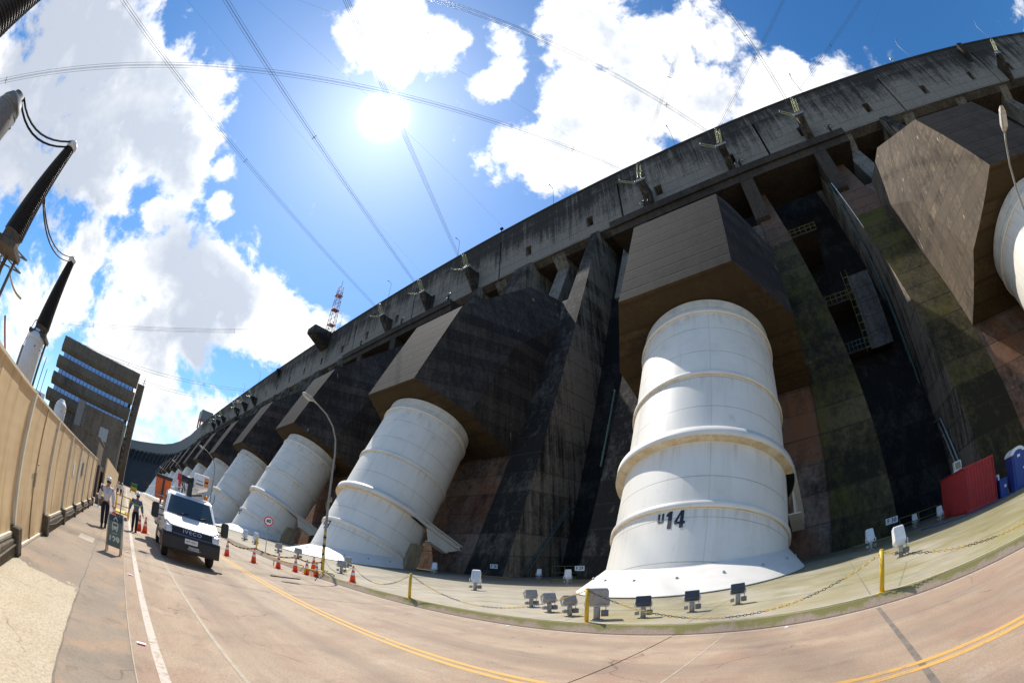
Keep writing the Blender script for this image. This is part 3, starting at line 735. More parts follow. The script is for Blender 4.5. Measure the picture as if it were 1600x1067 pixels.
# ------------------------------------------------------------------ street lamps along the road
def make_lamp():
    t=thing('street_lamp','','street lamp',(0,0,0),0,'curved street lamps along the road')
    m=MB(); pts=[(0,0,0),(0,0,3),(0,0,6.6),(0,-.10,7.4),(0,-.42,8.1),(0,-.95,8.65),(0,-1.55,8.98),(0,-1.9,9.1)]
    m.tube(pts,[.085,.07,.055,.05,.045,.042,.04,.04],10); m.mm(-.16,.16,-.16,.16,0,.03); m.build('pole',M['grey'],t)
    for i in range(8):
        z=.35+i*.24; m=MB(); m.lathe([(.090,z),(.089,z+.12)],seg=12,ends=False); m.build('warning_band',M['yellow'] if i%2 else M['blackp'],t)
    m=MB(); m.loft([[(-.06,-1.85,9.07),(.06,-1.85,9.07),(.06,-1.85,9.17),(-.06,-1.85,9.17)],[(-.16,-2.05,9.07),(.16,-2.05,9.07),(.14,-2.05,9.24),(-.14,-2.05,9.24)],[(-.15,-2.5,9.20),(.15,-2.5,9.20),(.12,-2.5,9.36),(-.12,-2.5,9.36)],[(-.08,-2.65,9.28),(.08,-2.65,9.28),(.06,-2.65,9.36),(-.06,-2.65,9.36)]]); h=m.build('lamp_head',M['lampgrey'],t,.02)
    m=MB(); m.loft([[(-.12,-2.08,9.065),(.12,-2.08,9.065),(.12,-2.46,9.185),(-.12,-2.46,9.185)],[(-.10,-2.12,9.035),(.10,-2.12,9.035),(.10,-2.42,9.14),(-.10,-2.42,9.14)]]); m.build('lens',M['lamp_lens'],h)
    return t
lp=make_lamp()
for i,(x,l) in enumerate(((-22.3,'curved street lamp with a black and yellow striped base, in front of the second penstock'),(9.2,'street lamp whose head and stem rise at the right edge before the last hood'),(-55.4,'curved street lamp beyond the truck, second along the row'),(-88,'curved street lamp above the truck, third along the row'),(-121,'small distant street lamp, fourth along the row'))):
    o=lp if i==0 else copy_tree(lp); put(o,(x,11.1,.222),l)
m=MB(); m.tube([(-.11,0,4.0),(.11,0,4.0)],.02,6); m.tube([(-.1,.0,4.0),(-.22,-.05,3.7),(-.16,.02,3.4)],.02,5); m.tube([(.1,0,4.0),(.28,0,4.1),(.2,-.05,3.8)],.03,5); m.mm(.08,.2,-.1,.1,3.85,4.1)
o=m.build('bracket_loudspeaker',M['grey'],lp)
# ------------------------------------------------------------------ signs
t=thing('speed_limit_sign','round speed sign reading 40 on a thin post','road sign',(-30.1,10.45,.222))
m=MB(); m.tube([(0,0,0),(0,0,2.25)],.03,10); m.build('post',M['galv'],t)
MX=Matrix.Rotation(R(90),3,'Y')
rz=Matrix.Rotation(R(-18),3,'Z')
m=MB(); m.lathe([(.0001,.0),(.34,.0),(.34,.02),(.0001,.02)],(0.03,0,2.2),rz@MX,32,False); d=m.build('sign_face',M['sign_red'],t)
m=MB(); m.lathe([(.26,.0215),(.0001,.0215)],(0.03,0,2.2),rz@MX,32,False,0,False); m.build('sign_disc',M['sign_white'],d)
text('sign_number','40',.36,M['black'],d,Vector((0.03,0,2.2))+rz@Vector((.026,0,0)),rz@FACE_PX,.012,.003)
for txt,x,l,w in (('F 28',-30.05,'white plate reading F 28 on the dark pier, left of its twin F 29',.95),('F 29',-20.38,'white plate reading F 29 on the pier left of the nearest penstock',.95),('F 30',4.91,'white plate reading F 30 on the mossy pier',.98),('31',14.2,'white plate reading 31 right of the red container',.8)):
    t=thing('joint_plate',l,'number plate',(x,pf(1.28)-.1,1.28),0,'numbered plates on the piers')
    m=MB(); m.mm(-w/2,w/2,-.012,.012,-.22,.22); m.mm(-.05,.05,.012,.1,-.05,.05); p=m.build('plate',M['sign_white'],t)
    text('plate_lettering',txt,.40,M['black'],p,(0,-.016,0),FACE_MX,.008,.002,1.05)
# bus stop board
t=thing('bus_stop_sign','grey green A-board bus stop sign reading 129 on the pavement','bus stop sign',(-11.72,-.14,.05),R(-8))
m=MB()
for y in (-.20,.20):
    m.tube([(0,y,0),(-.04,y,1.02)],.022,8); m.tube([(-.30,y,0),(-.05,y,1.02)],.018,8); m.mm(-.04,.04,y-.035,y+.035,0,.035)
m.build('frame',M['galv'],t)
q=Matrix.Rotation(R(-2.3),3,'Y')
m=MB(); m.box((-.008,0,.57),(.012,.37,.78),q); b=m.build('board',M['sign_green'],t)
m=MB(); m.box((-.0085,0,.885),(.016,.372,.15),q); m.build('board_top',M['sign_navy'],b)
m=MB(); m.prism([(-.07,.84),(-.045,.84),(-.002,.91),(-.012,.94)],-.003,.004,0); m.prism([(.07,.84),(.045,.84),(-.012,.925),(.0,.945)],-.003,.004,0); m.build('arrow_emblem',M['sign_pale'],b)
m=MB(); m.prism([(-.085,.62),(.085,.62),(.09,.76),(.06,.80),(-.06,.80),(-.09,.76)],-.003,.0045,0); m.mm(-.003,.0045,-.075,-.04,.585,.62); m.mm(-.003,.0045,.04,.075,.585,.62); e=m.build('bus_emblem',M['sign_pale'],b)
m=MB(); m.mm(.0046,.006,-.065,.065,.70,.765); m.mm(.0046,.006,-.065,-.035,.635,.66); m.mm(.0046,.006,.035,.065,.635,.66); m.build('bus_windscreen',M['sign_green'],e)
text('stop_number','129',.23,M['sign_pale'],b,(.006,0,.36),FACE_PX,.010,.002,.92)
text('stop_caption','LINHA',.06,M['sign_pale'],b,(.004,0,.52),FACE_PX,.0,.002)
m=MB(); m.tube([(-.1,-.05,0),(-.1,-.05,1.6)],.02,8); m.mm(-.25,.05,-.2,.1,0,.02); o=m.build('thin_post',M['grey']); o.location=(-14.2,.0,.05); tag(o,'thin grey pole standing right behind the 129 board','pole')
# ------------------------------------------------------------------ container, toilet, bins in the right hand gap
t=thing('shipping_container','red corrugated steel container standing before the dark gap','container',(10.05,25.95,.222))
W_,D_,H_=2.30,6.06,2.59
m=MB()
def corr(L,n,d=.06):
    pts=[]; s=L/n
    for i in range(n): pts+= [(i*s,0),(i*s+s*.28,0),(i*s+s*.5,d),(i*s+s*.78,d)]
    return pts+[(L,0)]
for (sx) in (-1,1):
    pr=corr(D_-.2,21); vs=[]; 
    for a,b in pr: vs.append((sx*(W_/2-.01-b),.1+a,.16)); vs.append((sx*(W_/2-.01-b),.1+a,H_-.12))
    m.add(vs,[(2*i,2*i+2,2*i+3,2*i+1) for i in range(len(pr)-1)])
for yy,s in ((.01,1),(D_-.01,-1)):
    pr=corr(W_-.2,9); vs=[]
    for a,b in pr: vs.append((-W_/2+.1+a,yy+s*b,.16)); vs.append((-W_/2+.1+a,yy+s*b,H_-.12))
    m.add(vs,[(2*i,2*i+2,2*i+3,2*i+1) for i in range(len(pr)-1)])
m.mm(-W_/2+.03,W_/2-.03,.03,D_-.03,H_-.05,H_-.02)
m.build('body',M['redc'],t)
m=MB()
for sx in (-1,1):
    for yy in (.06,D_-.06): m.mm(sx*W_/2-.06 if sx>0 else -W_/2-.0,sx*W_/2 if sx>0 else -W_/2+.06,yy-.06,yy+.06,0.005,H_)
    m.mm(sx*W_/2-(.06 if sx>0 else 0),sx*W_/2+(0 if sx>0 else .06),.12,D_-.12,.02,.16); m.mm(sx*W_/2-(.06 if sx>0 else 0),sx*W_/2+(0 if sx>0 else .06),.12,D_-.12,H_-.12,H_-.003)
for yy in (0,D_-.08): m.mm(-W_/2+.06,W_/2-.06,yy,yy+.08,.02,.16); m.mm(-W_/2+.06,W_/2-.06,yy,yy+.08,H_-.12,H_-.003)
m.build('corner_frame',M['redc'],t,.006)
t=thing('roof_box','small white framed box on top of the red container','box',(9.25,28.2,2.81))
m=MB(); m.mm(-.28,.28,-.2,.2,.05,.6); m.mm(-.35,.0,-.22,.22,0,.06); m.build('box_body',M['lampwhite'],t,.01); m=MB(); m.mm(-.22,.22,-.205,-.2,.12,.54); m.build('box_panel',M['glass_dark'],t)
t=thing('portable_toilet','blue portable toilet with a white domed roof at the right edge','portable toilet',(12.95,26.0,.222))
m=MB(); m.mm(-.55,.55,-.55,.55,.12,1.98); m.mm(-.56,.56,-.56,.56,.0,.12)
for x in (-.5,-.25,0,.25,.5): m.mm(-.565,-.55,x-.03,x+.03,.15,1.95)
m.build('cabin',M['blue'],t,.015)
m=MB(); arc=[(.60*math.cos(a),1.98+.36*math.sin(a)) for a in [PI*i/12 for i in range(13)]]; m.prism(arc,-.6,.6,1); m.build('roof',M['white'],t,.02)
m=MB(); arc=[(-.42,.14),(.42,.14),(.42,1.9)]+[(.42*math.cos(a),1.9+.27*math.sin(a)) for a in [PI*i/10 for i in range(1,10)]]+[(-.42,1.9)]
m.prism(arc,-.575,-.61,1); dr=m.build('door',M['blue'],t,.01)
m=MB(); m.mm(.25,.33,-.63,-.61,1.0,1.12); m.build('latch',M['sign_white'],dr); m=MB(); m.mm(-.12,.12,-.618,-.61,1.75,1.9); m.build('door_sign',M['sign_white'],dr)
t=thing('waste_bin','blue bin between the red container and the portable toilet','bin',(11.75,26.2,.222))
m=MB(); m.loft([[(-.27,-.27,.0),(.27,-.27,0),(.27,.27,0),(-.27,.27,0)],[(-.33,-.33,.95),(.33,-.33,.95),(.33,.33,.95),(-.33,.33,.95)]]); b=m.build('bin_body',M['blue'],t,.02); m=MB(); m.mm(.02,.16,-.345,-.32,.5,.66); m.build('bin_sticker',M['sign_white'],b)
m=MB(); m.mm(-.34,.34,-.36,.34,.955,1.03); m.build('bin_lid',M['blue'],t,.015)
t=thing('oil_drum','dark blue ball topped drum behind the blue bin','drum',(11.55,27.0,.222))
m=MB(); m.lathe([(.29,0),(.30,.02),(.29,.3),(.305,.32),(.29,.34),(.29,.62),(.305,.64),(.29,.66),(.29,.88)],seg=24); m.build('drum_body',M['blue'],t); m=MB(); m.sphere((0,0,1.12),.26,16,10); m.build('ball_top',M['blue'],t)
def railing(name,label,pts,hgt,mat,posts=1.2,cat='railing',mid=2,panel=False):
    t=thing(name,label,cat,pts[0]); o=Vector(pts[0]); P=[Vector(p)-o for p in pts]
    for j in range(mid):
        m=MB(); zz=hgt*(j+1)/mid; m.tube([p+Vector((0,0,zz)) for p in P],.03,6); m.build('rail',mat,t)
    for a,b in zip(P[:-1],P[1:]):
        n=max(1,int((b-a).length/posts))
        for i in range(n+1):
            p=a.lerp(b,i/n); m=MB(); m.tube([p,p+Vector((0,0,hgt))],.03,6); m.build('rail_post',mat,t)
    return t
railing('railing','yellow railing closing the dark gap right of the F 30 plate',[(5.6,33.4,.222),(8.8,33.4,.222)],1.0,M['rail'])
railing('railing','yellow gate railing left of the F 29 plate',[(-24.0,34.2,.222),(-21.3,34.2,.222)],1.25,M['rail'])
for (x0,x1,y,l) in ((1.5,4.9,27.2,'low yellow pipe barrier at the foot of the mossy pier'),(-26.8,-23.4,27.6,'low yellow pipe barrier left of the pale floodlight below F 28'),(-19.6,-15.0,27.8,'low yellow pipe barrier below the F 29 plate')):
    m=MB(); m.tube([(x0,y,.222),(x0,y,.5),(x1,y,.5),(x1,y,.222)],.035,6); tag(m.build('pipe_barrier',M['rail']),l,'barrier')
# things inside the gaps
GX=XW+UY-13
def pipe(label,pts,r,mat,name='wall_pipe'):
    t=thing(name,label,'pipe',pts[0]); o=Vector(pts[0]); P=[Vector(p)-o for p in pts]
    m=MB(); m.tube(P,r,8); m.build('pipe_run',mat,t)
    for a,b in zip(P[:-1],P[1:]):
        n=int((b-a).length/3.2)
        for i in range(n):
            c=a.lerp(b,(i+.5)/n); m=MB(); d=(b-a).normalized(); m.tube([c-d*.09,c+d*.09],r*1.6,8); m.build('coupling',mat,t)
    return t
pipe('long green pipe climbing the side wall of the right hand gap',[(GX-.2,46.6,6.0),(GX-.2,49.5,20.0),(GX-.2,52.3,46.0)],.11,M['greenpipe'])
pipe('second green pipe beside the long one in the right hand gap',[(GX-.2,47.3,6.0),(GX-.2,50.1,20.0),(GX-.2,50.9,28)],.08,M['greenpipe'])
pipe('pale pipe slanting up from behind the red container',[(GX-.2,38.2,2.4),(GX-.2,43.0,8.6),(GX-.2,46.0,8.9)],.10,M['galv'])
pipe('second pale pipe slanting up from behind the red container',[(GX-.2,39.3,2.4),(GX-.2,44.1,8.4)],.10,M['galv'])
pipe('thin white conduit high on the edge of the right hand pier',[(GX-.12,51.0,44.8),(GX-.12,46.8,33.2)],.06,M['sign_white'],'conduit')
pipe('green pipe hanging in the gap left of the nearest penstock',[(XW-13.2,37.6,11.2),(XW-13.2,41.5,20.5),(XW-13.6,41.9,20.7)],.10,M['greenpipe'])
FX=XW-UY+13
t=thing('wall_stair','dark steel stair rail climbing the wall between F 28 and F 29','stair',(FX+.15,35.6,.6))
m=MB(); m.tube([(0,0,0),(0,7.6,7.6),(0,13.5,7.8)],.06,6); m.tube([(.5,0,0),(.5,7.6,7.6),(.5,13.5,7.8)],.06,6)
m.build('stringer',M['greenpipe'],t)
m=MB()
for i in range(30): m.mm(.0,.5,i*.253-.1,i*.253+.1,i*.253-.02,i*.253+.02)
m.build('treads',M['grey'],t)
t=thing('lift_shaft','grey concrete panelled shaft hanging in the right hand gap','shaft',(10.1,50,19.3))
m=MB()
for i in range(5): m.mm(-1.5,1.5,-1.4,8,i*1.9+.02,i*1.9+1.86)
m.build('shaft_panels',concrete('shaft_concrete',(.13,.125,.12),(.03,.03,.03),.5,.5,300),t); m=MB(); m.mm(-1.45,1.45,-1.35,8,.0,9.4); m.build('shaft_core',M['deep'],t)
def platform(label,x0,x1,y,z,d=1.6,mat=None):
    mat=mat or M['rail']
    t=thing('gap_platform',label,'platform',(x0,y,z)); w=x1-x0
    m=MB(); m.mm(0,w,0,9,-.25,0); m.build('deck',M['beam'],t)
    for j in (.5,1.05):
        m=MB(); m.tube([(0,0,j),(w,0,j)],.04,6); m.build('rail',mat or M['yellow'],t)
    for i in range(7):
        m=MB(); m.tube([(w*i/6,0,0),(w*i/6,0,1.05)],.04,6); m.build('rail_post',mat or M['yellow'],t)
platform('high platform with a yellow railing under the terminal beam',2.9,7.6,50.0,37.8)
platform('middle platform with a yellow railing left of the panelled shaft',4.2,8.55,49.2,26.4)
platform('lower platform with a green railing below the panelled shaft',5.4,8.5,48.5,19.8,mat=M['greenpipe'])
m=MB()
for i in range(10):
    z=.4+i*1.0; m.mm(-.35,.35,-.02,.02,z,z+.06)
m.mm(-.38,-.34,-.03,.03,0,10.4); m.mm(.34,.38,-.03,.03,0,10.4)
o=m.build('ladder',M['rail']); o.location=(8.35,48.4,19.2); tag(o,'yellow ladder beside the panelled shaft in the gap','ladder')

# ------------------------------------------------------------------ left side: sheet metal fence
t=thing('metal_fence','long beige sheet metal fence along the pavement on the left','fence',(0,-1.94,.05))
xs=[2.3,-.9,-4.1,-7.3,-10.32,-13.4,-16.5,-19.6,-22.7,-25.6]
H_=2.46
for i,(a,b) in enumerate(zip(xs[:-1],xs[1:])):
    door=(i==3); z0=.06 if door else .36; yb=.0
    n=3 if not door else 2
    for j in range(n):
        x0=a-.05-(a-b-.1)*j/n; x1=a-.05-(a-b-.1)*(j+1)/n
        m=MB(); k=2; 
        m.mm(x1+.004,x0-.004,-.03,.0 if j%2 else -.008,z0,H_); p=m.build('door_leaf' if door else 'panel',M['fence'],t)
        if door and j==0:
            m=MB(); m.mm(x1+.05,x1+.09,.0,.035,1.02,1.3); m.tube([(x1+.02,.03,1.42),(x1+.02,.05,1.45),(x1+.17,.05,1.45)],.012,6); m.build('handle',M['galv'],p)
            m=MB(); m.mm(x1-.025,x1+.035,.001,.014,z0,H_); m.build('cover_strip',M['fence'],p)
    m=MB(); m.mm(b+.06,a-.06,-.03,.03,z0-.05,z0-.004); m.build('bottom_rail',M['cream'],t)
    if not door:
        m=MB(); m.mm(b+.10,a-.10,-.16,.10,.0,.27); m.mm(b+.10,a-.10,-.12,.05,.27,.305); m.tube([(b+.15,.12,.2),((a+b)/2,.12,.15),(a-.15,.12,.22)],.018,6); m.build('footing',M['plinth'],t,.01)
for i,x in enumerate(xs):
    m=MB(); m.mm(x-.045,x+.045,-.05,.05,.42 if i not in (3,4) else .30,H_+.02); m.build('post',M['cream'],t)
    m=MB(); m.mm(x-.13,x+.13,-.19,.16,0,.42 if i not in(3,4) else .44); m.build('post_footing',M['plinth'],t,.012)
m=MB(); m.mm(xs[-1],xs[0],-.045,.03,H_,H_+.035); m.build('top_rail',M['cream'],t)
for x,z,w,h_,l,mt in ((-15.0,1.62,.30,.38,'small white notice on the beige fence',M['sign_white']),(-16.9,1.62,.22,.72,'narrow pale notice on the beige fence',M['sign_pale']),(-18.0,1.72,.55,.5,'wide grey green notice on the beige fence',M['sign_green'])):
    m=MB(); m.mm(-w/2,w/2,0,.02,-h_/2,h_/2); m.mm(-w/2+.03,w/2-.03,.02,.022,h_*.1,h_*.4); o=m.build('notice_plate',[mt]); o.location=(x,-1.935,z); tag(o,l,'notice')
m=MB(); m.tube([(-26.2,-1.5,.05),(-26.2,-1.5,1.05)],.035,8); m.mm(-26.35,-26.05,-1.65,-1.35,.05,.07); tag(m.build('stub_post',M['galv']),'short grey stub post at the far end of the beige fence','post')
# yellow stair frame and crate past the fence
t=thing('loading_step','yellow framed loading step on the pavement behind the 129 board','step frame',(-26.2,.0,.05))
m=MB(); m.mm(-1.2,1.2,-.42,.42,.22,.28); m.build('deck',M['yellow'],t)
for sx in (-1.2,-.4,.4,1.2):
    for sy in (-.42,.42): m=MB(); m.tube([(sx,sy,0),(sx,sy,1.15)],.035,6); m.build('upright',M['yellow'],t)
for sy in (-.42,.42):
    for zz in (.65,1.15): m=MB(); m.tube([(-1.2,sy,zz),(1.2,sy,zz)],.035,6); m.build('rail',M['yellow'],t)
for zz in (.65,1.15): m=MB(); m.tube([(1.2,-.42,zz),(1.2,.42,zz)],.035,6); m.build('rail',M['yellow'],t)
m=MB(); m.mm(-29.2,-28.4,-1.9,-1.2,.05,.55); m.mm(-29.2,-28.4,-1.9,-1.2,.56,.66,1); o=m.build('crate',[M['plinth'],M['yellow']],None,.02); tag(o,'dark crate with a yellow lid beyond the fence end','crate')
t=thing('brick_kiosk','red brick kiosk with a rusty pipe rack beyond the fence','kiosk',(-38,-4.3,.05))
m=MB(); m.mm(-3,3,-2.2,1.95,0,2.35); m.build('wall',M['brick'],t)
m=MB(); m.mm(2.97,3.03,-2.0,-1.4,.2,2.3); m.mm(2.97,3.03,-2.1,-2.05,.1,2.6); m.build('pale_panel',M['sign_pale'],t)
for zz in (2.5,2.75):
    m=MB(); m.tube([(2.6,-2.3,zz),(2.6,1.6,zz-.1)],.06,6); m.build('rack_rail',M['latticered'],t)
for yy in (-2,0,1.5): m=MB(); m.tube([(2.6,yy,2.3),(2.6,yy,2.8)],.05,6); m.build('rack_post',M['latticered'],t)
t=thing('cream_wall','plain cream wall panels running on beyond the brick kiosk','wall',(-60,-2.0,.05))
for i in range(9):
    m=MB(); m.mm(-36+i*6.5,-36+i*6.5+6.3,-.06,.06,0,3.2-.0*i); m.build('panel',M['fence'],t)
# ------------------------------------------------------------------ bushings and tanks behind the fence
def make_bushing():
    t=thing('bushing','','bushing',(0,0,0),0,'black high voltage bushings behind the fence')
    prof=[]; n=46; L=4.75
    for i in range(n):
        z=i*L/n; r=.56-.32*(z/L); prof+=[(r,z),(r+.055,z+.012),(r+.055,z+.028),(r,z+.05)]
    prof.append((.24,L)); m=MB(); m.lathe(prof,seg=24); m.build('porcelain',M['insul'],t)
    m=MB(); m.lathe([(.2,L-.05),(.30,L),(.34,L+.1),(.34,L+.22),(.22,L+.36),(.05,L+.4)],seg=20); m.build('end_cap',M['tank'],t)
    m=MB(); m.lathe([(.62,-.5),(.62,-.38),(.56,-.3),(.56,-.02),(.60,0)],seg=24); m.mm(-.75,.75,-.75,.75,-.75,-.5); m.tube([(-.5,0,-.7),(-1.2,-.4,-8.0)],.12,6); m.tube([(-.5,.6,-.7),(-.5,.6,-8.4)],.09,6); m.build('mounting_flange',M['plinth'],t,.01)
    return t
bs=make_bushing()
for i,(x,z,l) in enumerate(((-17.85,8.35,'large black ribbed bushing at the left edge, nearer of the two full ones'),(-29.6,8.4,'black ribbed bushing above the white tank behind the fence'),(-7.1,7.6,'black bushing cut by the top left corner'))):
    put(bs if i==0 else copy_tree(bs),(x,-9.0,z),l)
def make_tank():
    t=thing('arrester_tank','','tank',(0,0,0),0,'white cylinders behind the fence')
    m=MB(); m.lathe([(.72,0),(.72,5.0),(.70,5.06)],seg=40); m.build('tank_body',M['tank'],t)
    m=MB(); m.lathe([(.735,5.0),(.745,5.03),(.735,5.08)],seg=40,ends=False); m.lathe([(.70,5.08),(.66,5.35),(.50,5.62),(.34,5.72),(.34,5.86),(.25,5.9)],seg=40); m.build('tank_head',M['tank'],t)
    m=MB(); m.mm(-.2,.2,-.86,-.70,0,4.5); m.build('support_column',M['grey'],t)
    for a in (0.4,1.2,2.0): m=MB(); c=(.72*math.cos(a),.72*math.sin(a),4.75); m.sphere(c,.06,8,6); m.build('lifting_stud',M['latticered'],t)
    return t
tk=make_tank()
for i,(x,y,z,l,s) in enumerate(((-29.3,-9.05,2.2,'white cylindrical tank with a domed head below a black bushing',1.0),(-47,-9.05,1.1,'smaller white tank before the office building',.98),(-13.5,-11.0,5.2,'pale tank end cut by the left edge below the overhead line',1.0))):
    o=put(tk if i==0 else copy_tree(tk),(x,y,z),l); o.scale=(s,s,s)
    if i==2:
        for ch in o.children:
            ch.data=ch.data.copy(); ch.data.materials.clear(); ch.data.materials.append(M['tank_shaded'])
def cable(name,label,pts,r,mat,cat='cable',n=10,sag=0):
    m=MB(); P=[]
    for a,b in zip(pts[:-1],pts[1:]):
        a=Vector(a); b=Vector(b)
        for i in range(n): u=i/n; p=a.lerp(b,u); p.z-=sag*4*u*(1-u); P.append(p)
    P.append(Vector(pts[-1])); m.tube(P,r,6)
    o=m.build(name,mat); return tag(o,label,cat)
for dz,l in ((0,'upper'),(-.35,'lower')):
    cable('jumper_cable','%s jumper cable drooping from the tank end to the nearer bushing top'%l,[(-13.5,-10.7,11.1+dz*.5),(-17.85,-9.0,13.6+dz)],.05,M['insul'],sag=.75)
    cable('jumper_cable','%s jumper cable drooping to the farther bushing top'%l,[(-18.25,-8.7,10.6+dz*.3),(-29.6,-9.0,13.6+dz)],.05,M['insul'],sag=.8)
cable('jumper_cable','pale insulated drop lead curving by the lattice tower',[(-29,-13.5,10.4),(-29.4,-11.5,9.2)],.09,M['ring'],sag=.3)
cable('jumper_cable','thin looping lead over the white tank head',[(-30.2,-10.2,6.8),(-29.8,-9.8,8.6),(-29.3,-9.0,8.1)],.03,M['insul'],sag=-.3)
cable('drop_wire','hanging wire left of the office building',[(-40,-10.6,8.6),(-40,-10.7,2.0)],.04,M['insul'],sag=.0)
cable('drop_wire','second hanging wire left of the office building, farther off',[(-52,-13.2,9.6),(-52,-13.3,2.5)],.04,M['insul'],sag=.0)
cable('drop_wire','dark cable sagging behind the white tank towards the building',[(-31,-9.2,5.2),(-42,-10.7,4.6)],.05,M['insul'],sag=.5)
# lattice tower far left
def lattice(t,h,w0,w1,n,r,mats,rb=None):
    rb=rb or r*.6
    lv=[]
    for i in range(n+1):
        w=w0+(w1-w0)*i/n; z=h*i/n; lv.append([Vector((a*w,b*w,z)) for a,b in((-1,-1),(1,-1),(1,1),(-1,1))])
    for i in range(n):
        mt=mats[i%len(mats)]; m=MB()
        for k in range(4):
            m.tube([lv[i][k],lv[i+1][k]],r,4,False); k2=(k+1)%4
            m.tube([lv[i][k],lv[i+1][k2]],rb,4,False); m.tube([lv[i][k2],lv[i+1][k]],rb,4,False); m.tube([lv[i+1][k],lv[i+1][k2]],rb,4,False)
        m.build('lattice_section',mt,t)
t=thing('lattice_tower','dark steel lattice tower behind the white tank at the left edge','lattice tower',(-62,-32,0))
lattice(t,22,3.2,1.0,9,.16,[M['grey']]); m=MB()
for z in (20,22): m.tube([(-1,-6,z),(0,0,z+1.4),(1,6,z)],.14,4,False); m.tube([(-1,-6,z),(1,6,z)],.14,4,False)
m.build('cross_arm',M['grey'],t)
m=MB(); m.tube([(-24,-10.0,6.6),(-29.6,-10.6,4.6)],.07,8); tag(m.build('brown_pipe',M['latticered']),'brown pipe sloping behind the fence at the left edge','pipe')
# ------------------------------------------------------------------ office building
BX=-140.0
t=thing('office_building','dark concrete office block with three bands of blue windows','building',(BX,0,0))
yl,yr=-32.6,-3.9; top=34.0
m=MB(); m.mm(-24,0,yl+1.2,yr-.6,0,top-4.3); core=m.build('wall',M['bld'],t)
fl=[(top-4.4,top),(top-9.4,top-5.9),(top-14.4,top-10.9),(top-19.4,top-15.9)]
for i,(a,b) in enumerate(fl):
    m=MB(); m.prism([(.0,a),(1.0,a+.0),(2.0,a+1.3),(2.0,b),(.0,b)],yl if i<3 else yl-.4,yr,1)
    m.v=[(x,y,z) for x,y,z in m.v]; s=m.build('spandrel',M['bld'],t)
    m=MB(); m.prism([(0.1,a-.02),(1.02,a-.02),(2.02,a+1.28),(2.02,b),(.1,b)],yr+.002,yr+.35,1); m.build('slab_end',M['bldl'],t)
    m=MB(); m.mm(2.0,2.03,yl+13,yl+13.4,a+1.3,b); m.build('joint_strip',M['bldl'],s)
    if i<3:
        zt=a-.02; zb=fl[i+1][1]+.02; n=19; L=(yr-.8)-(yl+1.5)
        for j in range(n):
            y0=yl+1.5+L*j/n; m=MB(); m.mm(.6,1.25,y0+.10,y0+L/n-.10,zb+.05,zt-.15); w=m.build('window',M['glass_blue'],t)
        m=MB(); m.mm(0,.95,yl+1.4,yr-.7,zb,zt); m.build('window_frame',M['bldl'],t)
m=MB(); m.mm(-24,-1,yr+.4,-1.05,0,top-2.2); m.build('stair_tower',M['bld'],t)
for k in range(16):
    z=2+k*1.85; m=MB(); m.mm(-.9,-.3,yr+.5,yr+1.2,z,z+.9); m.build('landing_light',M['bldl'],t)
m=MB(); m.tube([(-2,-1.6,top-2.2),(-2,-1.6,top+.4)],.08,6); m.build('aerial',M['insul'],t)
for yy in (yl+1,yl+14): m=MB(); m.tube([(1,yy,top+.35),(1,yy+13,top+.35)],.05,4); m.build('roof_rail',M['insul'],t)
t=thing('annex_building','low dark annex in front of the office block','building',(-112,0,0))
m=MB(); m.mm(-20,0,-15.0,-3.6,0,15.6); m.build('wall',M['bld'],t)
m=MB(); m.mm(0,.15,-9.6,-7.2,9.2,12.2); m.build('window',M['galv'],t)
m=MB(); m.mm(0,.15,-17,-15.1,10,16); m.build('vent_box',M['grey'],t)
m=MB(); m.mm(-.1,.3,-3.55,-3.2,0,15.0); m.build('corner_strip',M['bldl'],t)
t=thing('low_shed','low dark concrete shed right behind the second white tank','building',(-70,0,0))
m=MB(); m.mm(-14,0,-12.6,-5.6,0,6.6); m.build('wall',M['bld'],t); m=MB(); m.mm(-14.2,.2,-12.8,-5.5,6.6,6.8); m.build('roof',M['bld'],t)
t=thing('unit_plate_wall','white numbered boards on the wall at the left of the office block','board',(-100,-26,10.5))
m=MB(); m.mm(-.1,.1,-2.0,2.0,-1.2,1.2); b=m.build('board',M['sign_white'],t); text('board_lettering','H2',2.0,M['black'],b,(.12,0,0),FACE_PX,.03,.01)
# ------------------------------------------------------------------ things on and along the crest
def make_crest_lamp():
    t=thing('crest_lamp','','street lamp',(0,0,0),0,'lamp posts on the dam crest')
    m=MB(); m.tube([(0,0,0),(0,0,6.6),(0,-.15,7.2),(0,-.6,7.5),(0,-1.2,7.55)],.07,6); m.build('pole',M['galv'],t)
    m=MB(); m.loft([[(-.1,-1.1,7.5),(.1,-1.1,7.5),(.1,-1.1,7.6),(-.1,-1.1,7.6)],[(-.14,-1.7,7.45),(.14,-1.7,7.45),(.1,-1.7,7.6),(-.1,-1.7,7.6)]]); m.build('lamp_head',M['grey'],t)
    return t
cl_=make_crest_lamp()
for i in range(15):
    x=91-33.8*i
    if x<-420: break
    put(cl_ if i==0 else copy_tree(cl_),(x,64.2,81),'%s lamp post on the dam crest counting from the right'%(['first']+ordn[1:]+['fourteenth','fifteenth'])[i])
def make_terminal():
    t=thing('line_terminal','','insulator bracket',(0,0,0),0,'line terminal brackets on the crest wall')
    m=MB(); m.prism([(63.0-62,-4.2),(63.0-62,1.6),(-2.6,2.0),(-2.9,1.5),(-2.9,.8)],-.75,.75,0); m.build('bracket',M['pier'],t)
    m=MB(); m.mm(-1.2,1.2,-3.1,-2.5,1.6,2.0); m.tube([(-1.3,-2.9,2.2),(1.3,-2.9,2.2)],.12,6); m.build('yoke_plate',M['galv'],t)
    return t
